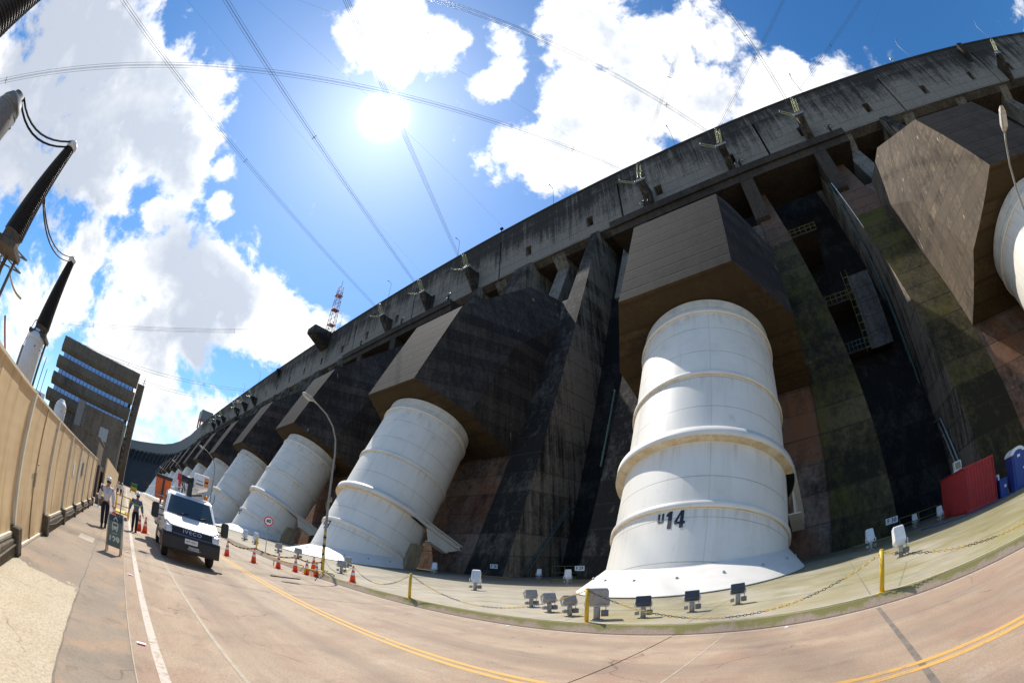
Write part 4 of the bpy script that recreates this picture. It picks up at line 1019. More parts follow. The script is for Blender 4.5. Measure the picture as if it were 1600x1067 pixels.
def strings(label,a,b,n=4,sp=.35):
    """parallel strings of glass discs between two points"""
    a=Vector(a); b=Vector(b); d=(b-a).normalized(); s=d.cross(Vector((0,0,1))).normalized(); u=s.cross(d); L=(b-a).length
    t=thing('insulator_set',label,'insulator',a,0,'glass insulator sets of the crest terminals')
    rot=d.to_track_quat('Z','Y').to_matrix()
    for k in range(n):
        off=s*(sp*(1 if k%2 else -1))+u*(sp*(1 if k//2 else -1))
        prof=[]; nd=int(L/.20)
        for i in range(nd): z=i*.20; prof+=[(.05,z),(.15,z+.07),(.05,z+.12)]
        m=MB(); m.lathe(prof,off,rot,8); m.build('disc_string',M['glassins'],t)
    m=MB(); m.tube([b-a+s*.55,b-a-s*.55],.07,5); m.tube([b-a+u*.5,b-a-u*.5],.07,5); m.build('yoke',M['wire'],t)
    m=MB(); m.tube([s*.55,-s*.55],.07,5); m.build('yoke',M['wire'],t)
    return t
tm=make_terminal(); BRX=[-19.2,-.6,17.5,-67.7,-85.2,-104.8,-237,-256,-275,-313,-331,-349,80.5]
where=['left of three near the 14 penstock','middle of three near the 14 penstock','right of three near the 14 penstock','nearest of the second trio','middle of the second trio','farthest of the second trio','nearest of the distant trio','middle of the distant trio','farthest of the distant trio','nearest of the last trio','middle of the last trio','farthest of the last trio','at the top right corner']
UPD=[(.33,-.42,.80),(.26,-.40,.82),(.22,-.36,.85)]
def make_postins():
    t=thing('post_insulator','','insulator',(0,0,0),0,'post insulators with corona rings on the terminal beams')
    prof=[(.25,0),(.25,.2)]
    for i in range(16): z=.2+i*.2; prof+=[(.12,z),(.26 if (i//3)%2 else .2,z+.06),(.12,z+.14)]
    prof+=[(.15,3.5)]; m=MB(); m.lathe(prof,seg=10); m.build('insulator_column',M['insul'],t)
    m=MB(); m.tube([(.75*math.cos(2*PI*k/20),.75*math.sin(2*PI*k/20)*.3,3.2+.75*math.sin(2*PI*k/20)) for k in range(21)],.05,5,False); m.build('corona_ring',M['insul'],t)
    m=MB(); m.mm(-.4,.4,-.4,.4,-.02,.08); m.build('base',M['pier'],t)
    return t
pi_=make_postins()
tips={}
for i,x in enumerate(BRX):
    o=put(tm if i==0 else copy_tree(tm),(x,62,68.6),'dark concrete terminal bracket on the crest wall, %s'%where[i])
    A=(x,58.9,70.9); tips[i]=A
    if i==12: d=Vector((.3,-.45,.8))
    elif i<3: d=Vector(UPD[i])
    else: d=Vector((.18,-.55,.65))
    strings('green insulator set rising from the bracket %s'%where[i],A,Vector(A)+d*3.3)
    if i<12:
        A2=(x-1.0,58.8,70.2); dd=Vector((-.75,-.5,.12)); strings('insulator set pointing left from the bracket %s'%where[i],A2,Vector(A2)+dd*3.6,2,.2)
        put(pi_ if i==0 else copy_tree(pi_),(x+1.7,53.2,54.8),'black ringed insulator below the bracket %s'%where[i])
t=thing('radio_mast','red and white lattice radio mast on the dam crest','mast',(-153,63.4,81.2))
lattice(t,23.5,1.5,.9,10,.11,[M['mast_red'],M['sign_white']],.06)
for z in (4.7,11.8,18.8): m=MB(); m.mm(-1.4,1.4,-1.4,1.4,z,z+.2); m.build('mast_platform',M['latticered'],t)
m=MB(); m.tube([(0,0,23.5),(0,0,27)],.1,5); m.build('antenna',M['wire'],t); m=MB(); m.tube([(1,0,16),(3.4,0,19)],.08,5); m.build('antenna',M['wire'],t)
t=thing('crest_balcony','dark concrete balcony box jutting from the crest below the mast','balcony',(-153,63,81))
m=MB(); m.prism([(0,-6.5),(0,.6),(-7.5,.9),(-8,.4),(-8,-1.6)],-3,3,0); m.build('box_body',M['pier'],t)
for x,l in ((-205,'far concrete corbel under the crest left of the mast'),(73,'dark corbel on the crest wall near the top right corner')):
    m=MB(); m.prism([(63,74),(63,79),(61,79.2),(61,78)],x-.9,x+.9,0); tag(m.build('crest_corbel',M['pier']),l,'corbel')
t=thing('gantry_crane','small far gantry crane standing on the crest where it bends','crane',(-452,68,81))
m=MB(); m.mm(-9,9,-5,7,8,17); m.build('crane_cab',M['grey'],t)
for sx in (-8,7):
    for sy in (-5,5): m=MB(); m.mm(sx,sx+1.4,sy,sy+1.4,0,8); m.build('leg',M['latticered'],t)
t=thing('wall_bollard_light','small dark box lamp on the crest edge above the third bracket','lamp',(-60.5,63.3,81)); m=MB(); m.tube([(0,0,0),(0,0,1.2)],.12,6); m.mm(-.3,.5,-.3,.3,1.2,1.7); m.build('lamp_body',M['insul'],t)
t=thing('crest_floodlight','small white floodlight on the crest edge near the top right','lamp',(50.3,62.8,81)); m=MB(); m.tube([(0,0,0),(0,0,.9)],.08,6); m.mm(-.35,.35,-.3,.2,.9,1.5); m.build('lamp_body',M['lampwhite'],t)
# ------------------------------------------------------------------ overhead conductors
def bundle(label,a,b,ext=1.0,sp=.24,r=.022,spacers=(),sag=0):
    a=Vector(a); b=Vector(b); b=a+(b-a)*ext; d=(b-a).normalized(); s=d.cross(Vector((0,0,1))).normalized(); u=s.cross(d)
    t=thing('power_line',label,'power line',a,0,'overhead power line bundles')
    n=24 if sag else 1
    for k in range(4):
        off=s*(sp*(1 if k%2 else -1))+u*(sp*(1 if k//2 else -1))
        m=MB(); m.tube([off+(b-a)*(i/n)-Vector((0,0,sag*4*(i/n)*(1-i/n))) for i in range(n+1)],r,5,False); m.build('conductor',M['wire'],t)
    for q in spacers:
        L=(b-a)*q-Vector((0,0,sag*4*q*(1-q))); m=MB(); e=sp*1.5
        for w in (s+u,s-u): m.tube([L-w*e,L+w*e],.05,5)
        m.build('spacer',M['insul'],t)
def dirpt(o,d,z): d=Vector(d); k=(z-1.852)/d.z; return Vector((0,0,1.852))+d*k
def up(i,L=3.3):
    A=Vector(tips[i]); d=Vector((.3,-.45,.8)) if i==12 else (Vector(UPD[i]) if i<3 else Vector((.18,-.55,.65))); return A+d*L
bundle('power line bundle leaving the left near bracket steeply upward',up(0),dirpt(0,(.11,.39,.91),96),2.5,spacers=(.2,))
bundle('power line bundle leaving the middle near bracket steeply upward',up(1),dirpt(0,(.29,.43,.85),92),2.5,spacers=(.2,))
bundle('power line bundle leaving the right near bracket steeply upward',up(2),dirpt(0,(.44,.45,.78),88),2.5,spacers=(.2,))
bundle('power line bundle crossing the top of the sky towards the middle near bracket',(-1.6,57,72.5),dirpt(0,(-.33,.08,.94),52),2.0,.24,.026,(.13,.5))
bundle('power line bundle at the top right slanting down to the right near bracket',(16.5,57,72.5),dirpt(0,(.16,.41,.90),80),2.2,.24,.026,(.3,))
bundle('power line bundle passing below the sun from the left edge to the crest',(-21,57,72.5),dirpt(0,(-.65,-.61,.45),34),1.6,.24,.022,(.09,.62))
bundle('power line bundle rising left from the farthest bracket of the second group',(-105.5,57,72.5),dirpt(0,(-.56,-.47,.68),52),1.5,.24,.024,(.42,))
bundle('power line bundle rising left from the middle bracket of the second group',(-86,57,72.5),dirpt(0,(-.53,-.27,.80),52),1.6,.24,.024,(.42,))
bundle('power line bundle rising left from the nearest bracket of the second group',(-68.5,57,72.5),dirpt(0,(-.43,-.06,.90),52),1.7,.24,.024,(.42,))
bundle('low power line bundle crossing the clouds left of the mast, highest of three',(-125,60,73),dirpt(0,(-.93,-.28,.23),42),1.15,.45,.035,(.3,.7),3)
bundle('low power line bundle left of the mast, middle of three',(-237,58,73),dirpt(0,(-.96,-.15,.23),46),1.15,.55,.04,(.3,.7),3)
bundle('low power line bundle left of the mast, lowest of three',(-256,58,70),dirpt(0,(-.97,-.09,.215),42),1.15,.55,.04,(.3,.7),3)
for i,(a,d,z) in enumerate((((-93,63,83),(-.55,-.34,.76),70),((-60,63,83),(-.51,-.22,.83),72),((-26,63,83),(-.46,-.02,.885),78),((-14,63,83),(.03,.35,.94),110),((40,63,83),(.52,.40,.75),95))):
    a=Vector(a); b=a+(dirpt(0,d,z)-a)*1.7; m=MB(); m.tube([a,b],.014,4,False); tag(m.build('ground_wire',M['wire']),'single thin wire high in the sky, %s from the left'%(['first','second','third','fourth','fifth'][i]),'wire','single wires over the sky')

cable('hose','blue hose lying on the apron in front of the red container',[(6.0,27.5,.25),(8.2,24.9,.25),(10.5,24.6,.25),(12.2,25.0,.25)],.03,M['blue'])
cable('ground_cable','black cable lying from the lamp post base across the kerb onto the road',[(-21.8,11.2,.25),(-20.4,10.3,.24),(-19.4,9.4,.02),(-17.9,8.6,.02)],.018,M['insul'])
# ------------------------------------------------------------------ bucket truck, facing +x; local origin on the ground under the front axle
tr=thing('bucket_truck','white bucket truck with a folded lift and an orange bucket, parked on the road','truck',(-15.45,2.47,0),R(-1.5))
def hw(z): return 1.0 if z<1.25 else 1.0-(z-1.25)*.17
prof=[(-2.0,.42),(.92,.42),(.97,.62),(.96,.98),(.86,1.16),(.62,1.27),(.10,1.42),(-.02,1.47),(-.72,2.14),(-.92,2.22),(-1.5,2.27),(-1.95,2.24),(-2.0,2.1)]
m=MB()
L_=[(x,-hw(z)*(.93 if x>.8 else 1),z) for x,z in prof]; R_=[(x,-y,z) for x,y,z in L_]
m.loft([L_,R_],True,True); m.build('cab',M['white'],tr,.045,2)
nrm=Vector((.67,0,.70)).normalized()
def onws(u,v):   # windscreen coordinates
    a=Vector((-.04,0,1.49)); b=Vector((-.72,0,2.12)); p=a.lerp(b,v); p.y=u*(hw(p.z)-.09); return p+nrm*.02
m=MB(); m.add([onws(-1,.02),onws(-.5,-.005),onws(0,-.015),onws(.5,-.005),onws(1,.02),onws(.97,.96),onws(0,.985),onws(-.97,.96)],[tuple(range(8))]); ws=m.build('windscreen',M['glass_dark'],tr)
for u in (-.55,.25):
    m=MB(); m.tube([onws(u,.0)+nrm*.02,onws(u+.45,.16)+nrm*.02],.012,5); m.build('wiper',M['blackp'],ws)
m=MB(); m.mm(-.75,-.70,-.1,.1,1.86,1.98); 
for sy in (-1,1):
    def sd(x,z,e=.012): return (x,sy*(hw(z)+e),z)
    m=MB(); q=[(-.18,1.40),(-.78,1.98),(-.95,2.02),(-.95,1.38)]; m.add([sd(*p) for p in q],[(0,1,2,3)]); m.build('side_window',M['glass_dark'],tr)
    m=MB(); q=[(-1.02,1.38),(-1.02,2.02),(-1.55,2.03),(-1.6,1.38)]; m.add([sd(*p) for p in q],[(0,1,2,3)]); m.build('side_window',M['glass_dark'],tr)
    m=MB()
    for q in ([(-.1,.55),(-.1,1.36),(-.115,1.36),(-.115,.55)],[(-.98,.5),(-.98,2.05),(-1.0,2.05),(-1.0,.5)],[(-1.66,.5),(-1.66,2.05),(-1.68,2.05),(-1.68,.5)],[(-.1,1.0),(-.98,1.0),(-.98,.985),(-.1,.985)]): m.add([sd(x,z,.006) for x,z in q],[(0,1,2,3)])
    dg=m.build('door_seam',M['blackp'],tr)
    m=MB(); m.mm(-.93,-.75,sy*1.005,sy*1.045,1.10,1.15); m.build('door_handle',M['blackp'],tr)
    m=MB(); m.mm(-1.65,.0,sy*1.005,sy*1.03,.70,.80); m.build('side_moulding',M['blackp'],tr)
    m=MB(); m.tube([(-.15,sy*.98,1.50),(-.02,sy*1.22,1.52)],.025,6); m.build('mirror_arm',M['blackp'],tr); m=MB(); m.tube([(-.15,sy*.98,1.30),(-.02,sy*1.22,1.30)],.025,6); m.build('mirror_arm',M['blackp'],tr)
    m=MB(); m.mm(-.10,.06,sy*1.16,sy*1.42,1.16,1.66); mr_=m.build('mirror',M['blackp'],tr,.035,2)
    # headlight
    m=MB(); y0=.60; y1=.93
    m.add([(.975,sy*y0,.93),(.94,sy*y1,.95),(.72,sy*.985,1.22),(.74,sy*.90,1.27),(.90,sy*.66,1.13)],[(0,1,2,3,4)]); m.build('headlight',M['lens'],tr)
    # front wheel + arch
    for xw,tw in ((0,.22),(-3.75,.42)):
        m=MB(); y=sy*(.93-tw/2); Mw=Matrix.Rotation(R(90),3,'X')
        m.lathe([(.20,-tw/2),(.33,-tw/2),(.365,-tw/2+.04),(.37,-.02),(.37,.02),(.365,tw/2-.04),(.33,tw/2),(.20,tw/2)],(xw,y,.37),Mw,28); wh=m.build('wheel',M['rubber'],tr)
        m=MB(); m.lathe([(.21,0),(.20,.015),(.13,-.03 if sy<0 else -.03),(.06,.0),(.05,.03),(.001,.03)],(xw,sy*.935,.37),Matrix.Rotation(R(90 if sy<0 else -90),3,'X'),20); m.build('rim',M['galv'],wh)
        m=MB(); arc=[(xw+.46*math.cos(a),.37+.44*math.sin(a)) for a in [PI*i/12 for i in range(13)]]
        if xw==0: m.prism(arc,sy*.72,sy*1.006,1); m.build('wheel_arch',M['blackp'],tr)
m=MB(); pts=[(.60,-1.01),(.95,-.99),(1.03,-.75),(1.06,-.3),(1.06,.3),(1.03,.75),(.95,.99),(.60,1.01)]
m.loft([[(x,y,.40) for x,y in pts],[(x+.02,y,.50) for x,y in pts],[(x+.02,y,.82) for x,y in pts],[(x-.03,y,.92) for x,y in pts]]); bp=m.build('bumper',M['blackp'],tr,.02)
m=MB(); m.prism([(.965,.90),(.995,.92),(.90,1.16),(.86,1.16)],-.70,.70,1); gr=m.build('grille',M['blackp'],tr,.01)
m=MB(); m.mm(.985,1.0,-.66,.66,.925,.94); m.build('grille_bar',M['grey'],gr)
text('maker_lettering','IVECO',.165,M['maker'],gr,(.962,0.0,1.05),cols((0,1,0),(-.35,0,.94),(.94,0,.35)),.002,.008,1.2,1.22)
m=MB(); m.mm(1.085,1.10,-.24,.20,.70,.86); pl_=m.build('licence_plate',M['sign_white'],tr,.004); text('plate_lettering','IAP 4651',.10,M['black'],pl_,(1.102,-.02,.78),FACE_PX,.0,.001)
m=MB(); m.mm(1.08,1.15,-.1,.25,.52,.64); m.tube([(1.15,-.15,.56),(1.19,.0,.55),(1.19,.2,.55),(1.15,.3,.56)],.02,6); m.build('tow_winch',M['galv'],bp)
m=MB(); m.mm(-5.6,-.9,-.42,.42,.42,.62); m.build('chassis',M['blackp'],tr)
m=MB(); m.tube([(-.9,.86,2.17),(-.75,.9,2.9-.6),(-.74,.9,2.55)],.012,5); m.build('aerial',M['blackp'],tr)
# service body
for sy in (-1,1):
    m=MB(); m.mm(-5.7,-2.12,sy*.55,sy*1.05,.86,1.58); bx=m.build('side_locker',M['whitem'],tr,.02)
    for i in range(3): m=MB(); m.mm(-5.6+i*1.2,-4.5+i*1.2,sy*1.05,sy*1.062,.92,1.52); ld=m.build('locker_door',M['whitem'],bx,.006); m=MB(); m.mm(-5.1+i*1.2,-4.95+i*1.2,sy*1.062,sy*1.08,1.2,1.25); m.build('locker_latch',M['blackp'],bx)
    m=MB(); m.mm(-4.35,-3.15,sy*.6,sy*1.04,.76,.86); m.build('mudguard',M['blackp'],tr)
    m=MB(); m.mm(-2.9,-2.15,sy*.7,sy*.98,.42,.84); m.build('under_box',M['blackp'],tr,.02)
m=MB(); m.mm(-5.75,-2.08,-.55,.55,.80,.92); m.build('deck',M['grey'],tr)
# lift
m=MB(); m.lathe([(.34,.92),(.34,1.2),(.26,1.25),(.24,1.9),(.30,1.95),(.30,2.1)],(-2.75,.05,0),None,20); tu=m.build('turret',M['whitem'],tr)
m=MB(); m.box((-2.1,.28,2.62),(1.9,.26,.3),Matrix.Rotation(R(-10),3,'Y')); m.build('lower_boom',M['whitem'],tr,.02)
m=MB(); m.mm(-1.25,-1.0,-.12,.06,2.24,2.74); m.tube([(-1.14,-.42,2.78),(-1.14,.06,2.80)],.14,14); m.tube([(-1.2,.0,2.26),(-1.0,.45,2.40)],.03,6); m.build('boom_rest',M['blackp'],tr)
m=MB()
m.loft([[(-3.4,.08,2.52),(-3.4,.62,2.52),(-3.4,.62,2.98),(-3.4,.08,2.98)],[(-1.15,.04,2.60),(-1.15,.66,2.60),(-1.15,.66,3.14),(-1.15,.04,3.14)],[(-.80,.08,2.66),(-.80,.62,2.66),(-.80,.62,3.10),(-.80,.08,3.10)]]); ub=m.build('upper_boom',M['white'],tr,.03,2)
m=MB(); m.mm(-1.6,-1.2,.052,.058,2.9,2.96); m.build('boom_stripe',M['black'],ub)
m=MB(); m.mm(-.81,-.78,.44,.60,2.72,3.04); rf_=m.build('boom_reflector',M['amber'],ub,.01); m=MB(); m.mm(-.779,-.77,.46,.58,2.85,2.91); m.build('reflector_band',M['blackp'],rf_)
m=MB(); m.mm(-.83,-.795,.12,.40,2.72,2.78); m.mm(-.83,-.795,.14,.38,2.86,2.89); m.build('boom_label',M['grey'],ub)
m=MB(); m.lathe([(.07,2.26),(.08,2.29),(.07,2.40),(.03,2.44)],(-1.0,.62,0),None,12); m.build('beacon',M['amber'],tr)
m=MB(); m.tube([(-3.2,-.25,2.4),(-2.6,-.3,2.95),(-2.0,-.2,2.5),(-2.3,-.22,2.1)],.028,6); m.tube([(-3.3,-.15,2.5),(-2.7,-.2,3.0),(-2.1,-.1,2.4)],.025,6); m.build('hose',M['blackp'],tr)
m=MB(); m.mm(-3.3,-2.5,-.42,-.2,2.50,2.9); m.build('valve_block',M['whitem'],tr,.02)
m=MB(); m.mm(-2.52,-2.42,-.45,-.2,2.75,3.0); m.tube([(-2.5,-.32,2.5),(-2.5,-.32,3.02)],.05,8); m.build('valve_cap',M['sign_red'],tr)
# bucket on a bracket behind the cab, left side
m=MB(); bx0,bx1,by0,by1=-4.6,-3.9,-1.24,-.54
m.loft([[(bx0+.05,by0+.05,1.80),(bx1-.05,by0+.05,1.80),(bx1-.05,by1-.05,1.80),(bx0+.05,by1-.05,1.80)],[(bx0,by0,2.66),(bx1,by0,2.66),(bx1,by1,2.66),(bx0,by1,2.66)]]); bk=m.build('bucket',M['lift_orange'],tr,.02)
m=MB(); m.mm(bx0-.03,bx1+.03,by0-.03,by1+.03,2.66,2.80); m.build('bucket_cover',M['blackp'],bk,.02)
m=MB(); m.mm(bx1,bx1+.012,(by0+by1)/2-.045,(by0+by1)/2+.045,1.86,2.62); m.build('bucket_strip',M['blackp'],bk)
m=MB(); m.tube([(-4.2,-.9,1.8),(-4.2,-.9,.95)],.05,8); m.tube([(-3.88,-1.2,1.95),(-3.88,-.58,1.95)],.03,6); m.tube([(-4.2,-1.15,1.6),(-4.2,-.2,1.6),(-4.2,-.2,1.0)],.03,6); m.build('bucket_bracket',M['galv'],tr)
# ------------------------------------------------------------------ people
def skin(name,joints,edges,mat,parent,extra=None,sub=2,root=0):
    me=bpy.data.meshes.new(name); me.from_pydata([j[0] for j in joints],edges,[])
    o=bpy.data.objects.new(name,me); COL.objects.link(o)
    md=o.modifiers.new('s','SKIN'); md.use_smooth_shade=True
    for i,(v,j) in enumerate(zip(me.skin_vertices[0].data,joints)):
        r=j[1]; v.radius=r if isinstance(r,tuple) else (r,r); v.use_root=(i==root)
    ss=o.modifiers.new('u','SUBSURF'); ss.levels=sub; ss.render_levels=sub
    dg=bpy.context.evaluated_depsgraph_get(); dg.update()
    nm=bpy.data.meshes.new_from_object(o.evaluated_get(dg)); bpy.data.objects.remove(o)
    nm.name=name; nm.materials.clear(); nm.materials.append(mat)
    if extra is not None:
        bm=bmesh.new(); bm.from_mesh(nm); em=extra.mesh('tmp',mat); bm.from_mesh(em); bm.to_mesh(nm); bm.free()
    for p in nm.polygons: p.use_smooth=True
    o=bpy.data.objects.new(name,nm); COL.objects.link(o); o.parent=parent
    return o
def hand(mb,w,d,side,curl=.5):
    """palm, four unequal fingers and a thumb; w wrist, d direction of the forearm"""
    w=Vector(w); d=Vector(d).normalized(); fwd=Vector((1,0,0)); a=(fwd-d*fwd.dot(d)).normalized(); inn=d.cross(a)*side
    mb.tube([w,w+d*.035,w+d*.09],[.026,.036,.034],8)
    for i,(o,l) in enumerate(((-.030,.062),(-.010,.078),(.011,.083),(.030,.074))):
        b=w+d*.085+a*o; mb.tube([b,b+d*l*.5+inn*.008*curl,b+d*l*.85+inn*.03*curl,b+d*l+inn*.045*curl],[.010,.009,.008,.006],6)
    b=w+d*.035+a*.030; mb.tube([b,b+d*.03+a*.02+inn*.01,b+d*.058+a*.024+inn*.02],[.012,.010,.007],6)
def person(label,loc,rz,J,shirt,band=None,lanyard=False,H=1.72):
    t=thing('person',label,'person',loc,rz)
    g=lambda k:Vector(J[k])
    ex=MB(); hand(ex,g('wl'),g('wl')-g('el'),-1); hand(ex,g('wr'),g('wr')-g('er'),1)
    hd=g('head')
    ex.tube([hd+Vector((.085,0,.02)),hd+Vector((.112,0,-.015)),hd+Vector((.088,0,-.03))],[.010,.016,.010],6)
    for s in (-1,1): ex.sphere(hd+Vector((-.005,s*.078,-.01)),.028,8,6,(.6,.4,1.1))
    jt=[(g('hip'),(.13,.10)),(g('waist'),(.125,.09)),(g('chest'),(.15,.105)),(g('neckb'),(.07,.065)),(g('neck'),.055),(hd+Vector((-.005,0,-.05)),(.075,.078)),(hd+Vector((0,0,.03)),(.092,.078)),(hd+Vector((-.01,0,.10)),(.070,.062)),
        (g('sl'),.058),(g('el'),.042),(g('wl'),.027),(g('sr'),.058),(g('er'),.042),(g('wr'),.027),
        (g('hl'),.085),(g('kl'),.058),(g('al'),.042),(g('hr'),.085),(g('kr'),.058),(g('ar'),.042),(g('al')+Vector((.10,0,-.045)),.035),(g('ar')+Vector((.10,0,-.045)),.035)]
    ed=[(0,1),(1,2),(2,3),(3,4),(4,5),(5,6),(6,7),(2,8),(8,9),(9,10),(2,11),(11,12),(12,13),(0,14),(14,15),(15,16),(0,17),(17,18),(18,19),(16,20),(19,21)]
    b=skin('body',jt,ed,M['skin'],t,ex)
    w=lambda a,c,u:g(a).lerp(g(c),u)
    js=[(w('hip','waist',-.1),(.165,.135)),(g('waist'),(.165,.125)),(g('chest'),(.18,.135)),(w('chest','neckb',.75),(.11,.09)),(g('neckb')+Vector((0,0,.015)),.075),
        (g('sl'),.092),(g('el'),.076),(w('el','wl',.93),.058),(g('sr'),.092),(g('er'),.076),(w('er','wr',.93),.058)]
    sh=skin('shirt',js,[(0,1),(1,2),(2,3),(3,4),(2,5),(5,6),(6,7),(2,8),(8,9),(9,10)],shirt,t)
    jp=[(w('hip','waist',.15),(.155,.125)),(g('hip'),(.15,.125)),(g('hl'),.112),(g('kl'),.080),(w('kl','al',.97),.068),(g('hr'),.112),(g('kr'),.080),(w('kr','ar',.97),.068)]
    skin('trousers',jp,[(0,1),(1,2),(2,3),(3,4),(1,5),(5,6),(6,7)],M['navy'],t)
    for k in ('al','ar'):
        a=g(k); m=MB(); m.loft([[(a.x-.085,a.y-.042,a.z-.085),(a.x+.19,a.y-.045,a.z-.085),(a.x+.19,a.y+.045,a.z-.085),(a.x-.085,a.y+.042,a.z-.085)],[(a.x-.085,a.y-.045,a.z-.03),(a.x+.17,a.y-.045,a.z-.04),(a.x+.17,a.y+.045,a.z-.04),(a.x-.085,a.y+.045,a.z-.03)],[(a.x-.065,a.y-.045,a.z+.06),(a.x+.045,a.y-.04,a.z+.06),(a.x+.045,a.y+.04,a.z+.06),(a.x-.065,a.y+.045,a.z+.06)]],True,True,True); m.build('boot',M['leather'],t,.012,2)
    m=MB(); c=hd+Vector((0,0,.055)); pr=[(.125,0),(.128,.012),(.122,.02),(.118,.06),(.095,.105),(.05,.128),(.001,.133)]
    m.lathe(pr,c,Matrix.Diagonal((1.12,1,1)),20); m.prism([(c.x+.10,c.y-.085),(c.x+.185,c.y-.05),(c.x+.19,c.y+.05),(c.x+.10,c.y+.085)],c.z,c.z+.014,2); m.mm(c.x-.12,c.x+.12,c.y-.012,c.y+.012,c.z+.10,c.z+.142); m.build('hard_hat',M['white'],t,0)
    m=MB(); m.lathe([(.10,-.02),(.104,.03),(.1,.06)],hd+Vector((-.02,0,0)),Matrix.Diagonal((1.0,.86,1)),14); m.build('hair',M['hair'],t)
    for s in (-1,1): m=MB(); m.sphere(hd+Vector((.083,s*.033,.022)),.011,6,5); m.build('eye',M['hair'],t)
    m=MB(); m.mm(hd.x+.078,hd.x+.086,hd.y-.024,hd.y+.024,hd.z-.066,hd.z-.058); m.build('mouth',M['latticered'],t)
    if band:
        c=w('waist','chest',.55); m=MB(); m.lathe([(.205,-.025),(.205,.025)],c,Matrix.Diagonal((.80,1.10,1)),24,True,0,False); m.build('reflective_band',band,t)
        for a,bb in (('sl','el'),('sr','er')):
            d=(g(bb)-g(a)).normalized(); m=MB(); m.tube([w(a,bb,.5)-d*.025,w(a,bb,.5)+d*.025],.083,12,False); m.build('reflective_band',band,t)
    if lanyard:
        c=g('chest'); n=g('neckb'); f=.145
        m=MB(); m.tube([n+Vector((.06,-.07,.03)),c+Vector((f,-.035,.05)),c+Vector((f+.005,0,-.10)),c+Vector((f,.035,.05)),n+Vector((.06,.07,.03))],.006,5); m.build('lanyard',M['navy'],t); m=MB(); m.mm(c.x+f,c.x+f+.012,c.y-.035,c.y+.035,c.z-.2,c.z-.10); m.build('badge',M['sign_white'],t)
    return t
JW=dict(hip=(0,0,.93),waist=(.0,0,1.08),chest=(.02,0,1.30),neckb=(.01,0,1.45),neck=(.02,0,1.51),head=(.04,0,1.60),
        sl=(.0,.19,1.39),el=(-.07,.27,1.13),wl=(.05,.29,.90),sr=(.0,-.19,1.39),er=(-.03,-.28,1.12),wr=(.10,-.28,.89),
        hl=(.0,.095,.88),kl=(.10,.085,.49),al=(-.06,.075,.10),hr=(0,-.095,.88),kr=(.14,-.08,.50),ar=(.17,-.07,.085))
p1=person('man in a white shirt, dark trousers and white hard hat walking on the pavement',(-17.05,-.68,.05),R(2),JW,M['shirtw'],None,True)
p1.scale=(1.02,1.02,1.02)
JB=dict(JW); JB.update(el=(-.02,.28,1.13),wl=(.12,.33,.91),er=(-.05,-.29,1.13),wr=(.06,-.34,.90),kl=(.12,.085,.49),al=(.10,.08,.085),kr=(.06,-.085,.48),ar=(-.10,-.08,.10))
p2_=person('man in blue shirt with yellow reflective band and white hard hat on the road',(-20.3,.66,0),R(4),JB,M['shirtb'],M['hiviz'])
p2_.scale=(.97,.97,.97)
for i,(x,y) in enumerate(((-62,-1.05),(-64,-.55))):
    JF=dict(JW if i else JB); person('tiny far off pedestrian by the wall, %s of two'%('left' if i==0 else 'right'),(x,y,.05),R(0),JF,M['shirtw'])
t=thing('market_van','tiny green topped yellow vehicle far down the road','vehicle',(-150,2.9,0))
m=MB(); m.mm(-2,2,-1.1,1.1,.5,2.0); m.build('body',M['yellow'],t,.1); m=MB(); m.mm(-2,2,-1.15,1.15,2.0,3.1); m.build('canopy',M['green'],t,.1)
for sx in (-1.3,1.3):
    for sy in (-1,1): m=MB(); m.lathe([(.35,-.1),(.35,.1)],(sx,sy,.35),Matrix.Rotation(R(90),3,'X'),12); m.build('wheel',M['rubber'],t)
railing('railing','long low yellow railing far along the kerb behind the truck',[(-190,9.6,0),(-62,9.6,0)],1.0,M['rail'],8.0)
for i,(x,y,s) in enumerate(((-430,20,14),(-445,8,11),(-440,34,12))):
    t=thing('tree','bare scrubby tree in the shade at the far end of the road, %s of three'%['nearest','leftmost','rightmost'][i],'tree',(x,y,0)); rn=random.Random(i)
    m=MB(); m.tube([(0,0,0),(.2,.1,s*.4),(0,.3,s*.8)],[.35,.25,.1],6); tk_=m.build('trunk',M['rubber'],t); m=MB()
    for j in range(60):
        a=rn.uniform(0,6.3); z=rn.uniform(.25,.8)*s; l=rn.uniform(.15,.45)*s; e=Vector((math.cos(a)*l,math.sin(a)*l,z+rn.uniform(0,.3)*l)); m.tube([(0,.1,z),Vector((0,.1,z)).lerp(e,.5)+Vector((0,0,.3)),e],[.09,.06,.03],4)
    m.build('branches',M['pier'],tk_)
# ------------------------------------------------------------------ light, sky, camera
SUN=Vector((-.556,.192,.809)).normalized()
ld=bpy.data.lights.new('sun','SUN'); ld.energy=5.0; ld.angle=R(.53); ld.color=(1.0,.955,.88)
lo=bpy.data.objects.new('sun',ld); COL.objects.link(lo); lo.rotation_euler=SUN.to_track_quat('Z','Y').to_euler(); lo.location=(0,0,200)
w=bpy.data.worlds.new('World'); SC.world=w; w.use_nodes=True; nt=w.node_tree; nt.nodes.clear()
def WN(typ,**kw):
    n=nt.nodes.new(typ)
    for k,v in kw.items(): setattr(n,k,v)
    return n
def WL(a,b): nt.links.new(a,b)
def wm(op,a,b=0.5,clamp=False):
    n=WN('ShaderNodeMath',operation=op); n.use_clamp=clamp
    for i,v in ((0,a),(1,b)):
        if isinstance(v,(int,float)): n.inputs[i].default_value=v
        else: WL(v,n.inputs[i])
    return n.outputs[0]
